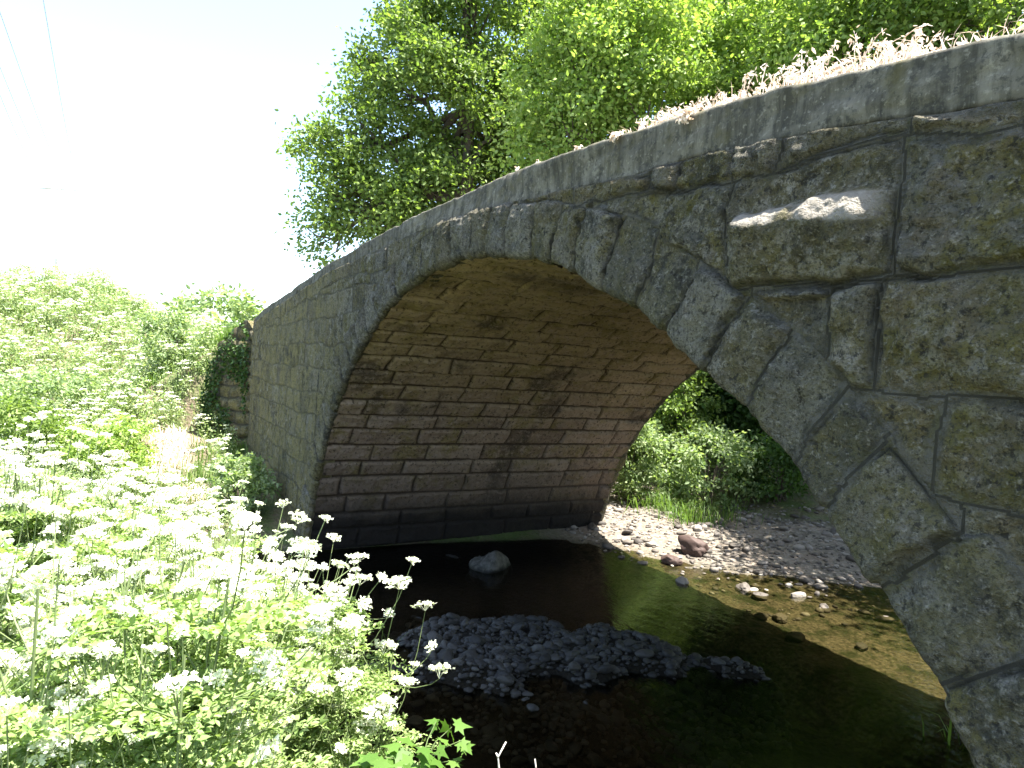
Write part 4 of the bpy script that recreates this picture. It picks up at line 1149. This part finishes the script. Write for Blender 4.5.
for k in range(14):
    x = rg.uniform(.4, 1.6); weed(mw, np.array([x, rg.uniform(.05, .3), float(ztop(x)) - .004]), rg.uniform(.03, .09), rg)
q = np.stack([rg.uniform(1.9, 4.4, 700), rg.uniform(.06, .38, 700), np.zeros(700)], 1); q[:, 2] = ztop(q[:, 0]) - .003
blades(mw, q, rg.uniform(.03, .13, 700), .004, rg, 1.1)
tag(mw.build('dead_weeds', M_DRY), 'bleached pinkish dead weeds along the top of the coping', 'weeds', kind='stuff')
def tuft(x, L, n, label, dy=-.02):
    o = MB(); rg = np.random.default_rng(int(x * 100))
    for k in range(n):
        p = np.array([x + rg.normal() * .018, .02, float(ztop(x))]); f = np.linspace(0, 1, 5)[:, None]
        pts = p + np.array([rg.normal() * .015, -.045, .02]) * np.sqrt(f) + np.array([0, -.01, -1.]) * L * f ** 2 * rg.uniform(.6, 1.)
        tube(o, pts, np.linspace(.003, .001, 5), 4, False)
        c = np.repeat(pts[1:], 4, 0) + rg.normal(size=(16, 3)) * .008
        leaves(o, c, rg.uniform(.015, .035, 16), rg, .5, .2, np.tile([0, 0, -1.], (16, 1)))
    tag(o.build('weed_tuft', M_DRY), label, 'weed')
tuft(2.68, .07, 9, 'pale dead tuft hanging down over the coping face')
tuft(2.10, .0 + .03, 5, 'tiny dead tuft drooping at the start of the weeds')

# ------------------------------------------------------------------ maple sapling, twigs
def maple_leaf(mb, c, ax, nrm, s):
    ax = ax / np.linalg.norm(ax); nrm = nrm - (nrm @ ax) * ax; nrm /= np.linalg.norm(nrm); sd = np.cross(nrm, ax)
    out = [(0, 0), (-.10, .12), (-.42, .05), (-.30, .25), (-.52, .52), (-.22, .50), (-.14, .62), (0, 1.05), (.14, .62), (.22, .50), (.52, .52), (.30, .25), (.42, .05), (.10, .12)]
    ctr = (0, .35)
    v = [c + (ax * q + sd * p) * s - nrm * s * .25 * (p * p + .4 * (q - .35) ** 2) for p, q in out] + [c + ax * ctr[1] * s]
    n = len(out); mb.add(np.array(v), np.array([[i, (i + 1) % n, n] for i in range(n)]))
c0 = P(420, 790, 2.35); g = zg(c0[0], c0[1]); o = tag(empty('maple_sapling', (c0[0], c0[1], g)), 'young bright green maple shoot with lobed leaves at the bottom of the bank', 'sapling')
st = MB(); lf = MB(); rg = np.random.default_rng(4)
rt = _r0; tops = [(P(452, 727, 2.35), .075), (P(462, 740, 2.3), .06), (P(436, 722, 2.4), .06), (P(400, 745, 2.3), .075), (P(385, 757, 2.25), .075), (P(420, 750, 2.2), .08), (P(440, 752, 2.25), .07), (P(410, 765, 2.2), .085), (P(372, 762, 2.3), .07), (P(430, 770, 2.2), .08), (P(455, 760, 2.3), .06)]
hub = P(418, 775, 2.33) - np.array([c0[0], c0[1], g])
tube(st, [np.zeros(3), hub * .5, hub], [.006, .005, .004], 6, False)
for p, s in tops:
    e = p - np.array([c0[0], c0[1], g]); tube(st, [hub, hub + (e - hub) * [.5, .5, .7], e], [.0025, .002, .0012], 4, False)
    for q in range(3):
        ax = (e - hub) * .6 + rg.normal(size=3) * .12; ax[2] = -abs(ax[2]) * .3 - .02
        nr = np.array([0, 0, 1.]) + rg.normal(size=3) * .35 + .35 * (-_d)
        maple_leaf(lf, e + rg.normal(size=3) * .012, ax, nr, s * rg.uniform(.75, 1.15))
st.build('stem', M_STEM, o); lf.build('foliage', M_LEAF_MAPLE, o)
def twig(pts, r, label):
    b = pts[0][0]; o = MB()
    for seg in pts: tube(o, [q - b for q in seg], np.linspace(r, r * .55, len(seg)), 5)
    ob = o.build('dead_twig', M_DEADWOOD); ob.location = tuple(b); tag(ob, label, 'twig')
def gp(px, d): 
    c = P(px, 800, d); return np.array([c[0], c[1], zg(c[0], c[1]) - .02])
twig([[gp(496, 2.3), P(499, 768, 2.3), P(498, 757, 2.3), P(506, 742, 2.3)], [P(498, 757, 2.3), P(496, 753, 2.3)]], .0042, 'bleached forked twig poking up at the bottom of the bank')
twig([[gp(536, 2.3), P(536, 768, 2.3), P(535, 759, 2.3)]], .0032, 'tip of a bare twig right of the forked one')
# reed blades at the lower right arch foot
mg = MB(); rg = np.random.default_rng(6); b = wpt(955, 742); q = b + rg.normal(size=(16, 3)) * [.10, .10, 0]; q[:, 2] = -.05
blades(mg, q, rg.uniform(.2, .38, 16), .014, rg, 1.2)
tag(mg.build('reed_clump', M_GRASS), 'green blades rising from the dark water by the right arch foot', 'reeds')

# ------------------------------------------------------------------ utility line
pb = P(55, 300, 46); g = zg(pb[0], pb[1]); o = tag(empty('utility_pole', (pb[0], pb[1], g)), 'faint distant utility pole with crossarm above the left bank', 'utility pole')
top = P(55, 172, 46)[2]
m = MB(); tube(m, [(0, 0, -.3), (0, 0, (top - g) * .5), (0, 0, top - g)], [.10, .085, .065], 8); m.build('pole', M_POLE, o)
arm = P(55, 188, 46)[2] - g
m = MB(); side = np.array([_r0[0], _r0[1], 0])
for s in (-1, 1): pass
m.add(np.array([[x * side[0] + y * _d[0], x * side[1] + y * _d[1], arm + z] for x in (-1.1, 1.1) for y in (-.05, .05) for z in (-.05, .05)]), np.array([[0, 1, 3, 2], [4, 6, 7, 5], [0, 4, 5, 1], [2, 3, 7, 6], [0, 2, 6, 4], [1, 5, 7, 3]])); m.build('crossarm', M_POLE, o)
for k, (px, py) in enumerate(((43, -2), (0, 12), (-6, 52), (-14, 60))):
    off = (1.0, .35, -.35, -1.0)[k]; s = np.array([pb[0], pb[1], g + arm + .08]) + side * off
    v0 = P(px, py, 24); e = s + (v0 - s) * 2.0
    f = np.linspace(0, 1, 30)[:, None]; pts = s + (e - s) * f; pts[:, 2] -= 3.2 * (f[:, 0] * (1 - f[:, 0]))
    pts[:, 2] += 3.2 * .25 * np.clip(f[:, 0] * 2, 0, 1) * 1.0
    m = MB(); tube(m, pts, .011, 5, False)
    tag(m.build('power_line', M_WIRE), ('power line crossing highest and steepest at the top left', 'power line next to the steepest one', 'thin power line lower at the left edge', 'lowest of the thin power lines at the left edge')[k], 'power line', 'power lines at the top left')

# ------------------------------------------------------------------ light
TO = Vector((.28, .19, 1.)).normalized()
sun = bpy.data.lights.new('sun', 'SUN'); sun.energy = 5.0; sun.angle = math.radians(.53); sun.color = (1., .955, .88)
so = bpy.data.objects.new('sun', sun); COL.objects.link(so); so.rotation_euler = (-TO).to_track_quat('-Z', 'Y').to_euler(); so.location = (5, 5, 20)
w = bpy.data.worlds.new('World'); SC.world = w; w.use_nodes = True; nt = w.node_tree; nt.nodes.clear()
sky = nt.nodes.new('ShaderNodeTexSky'); sky.sky_type = 'NISHITA'; sky.sun_disc = False
sky.sun_elevation = math.asin(TO.z); sky.sun_rotation = math.atan2(TO.x, TO.y); sky.air_density = 1.0; sky.dust_density = 1.6; sky.ozone_density = 1.0
bg = nt.nodes.new('ShaderNodeBackground'); bg.inputs['Strength'].default_value = .115
wo = nt.nodes.new('ShaderNodeOutputWorld'); nt.links.new(sky.outputs[0], bg.inputs[0]); nt.links.new(bg.outputs[0], wo.inputs[0])
SC.view_settings.view_transform = 'Standard'; SC.view_settings.look = 'None'; SC.view_settings.exposure = 2.5; SC.view_settings.gamma = 1
SC.render.engine = 'CYCLES'
SC.cycles.max_bounces = 8; SC.cycles.diffuse_bounces = 4; SC.cycles.transparent_max_bounces = 12; SC.cycles.blur_glossy = .25
SC.cycles.use_denoising = True
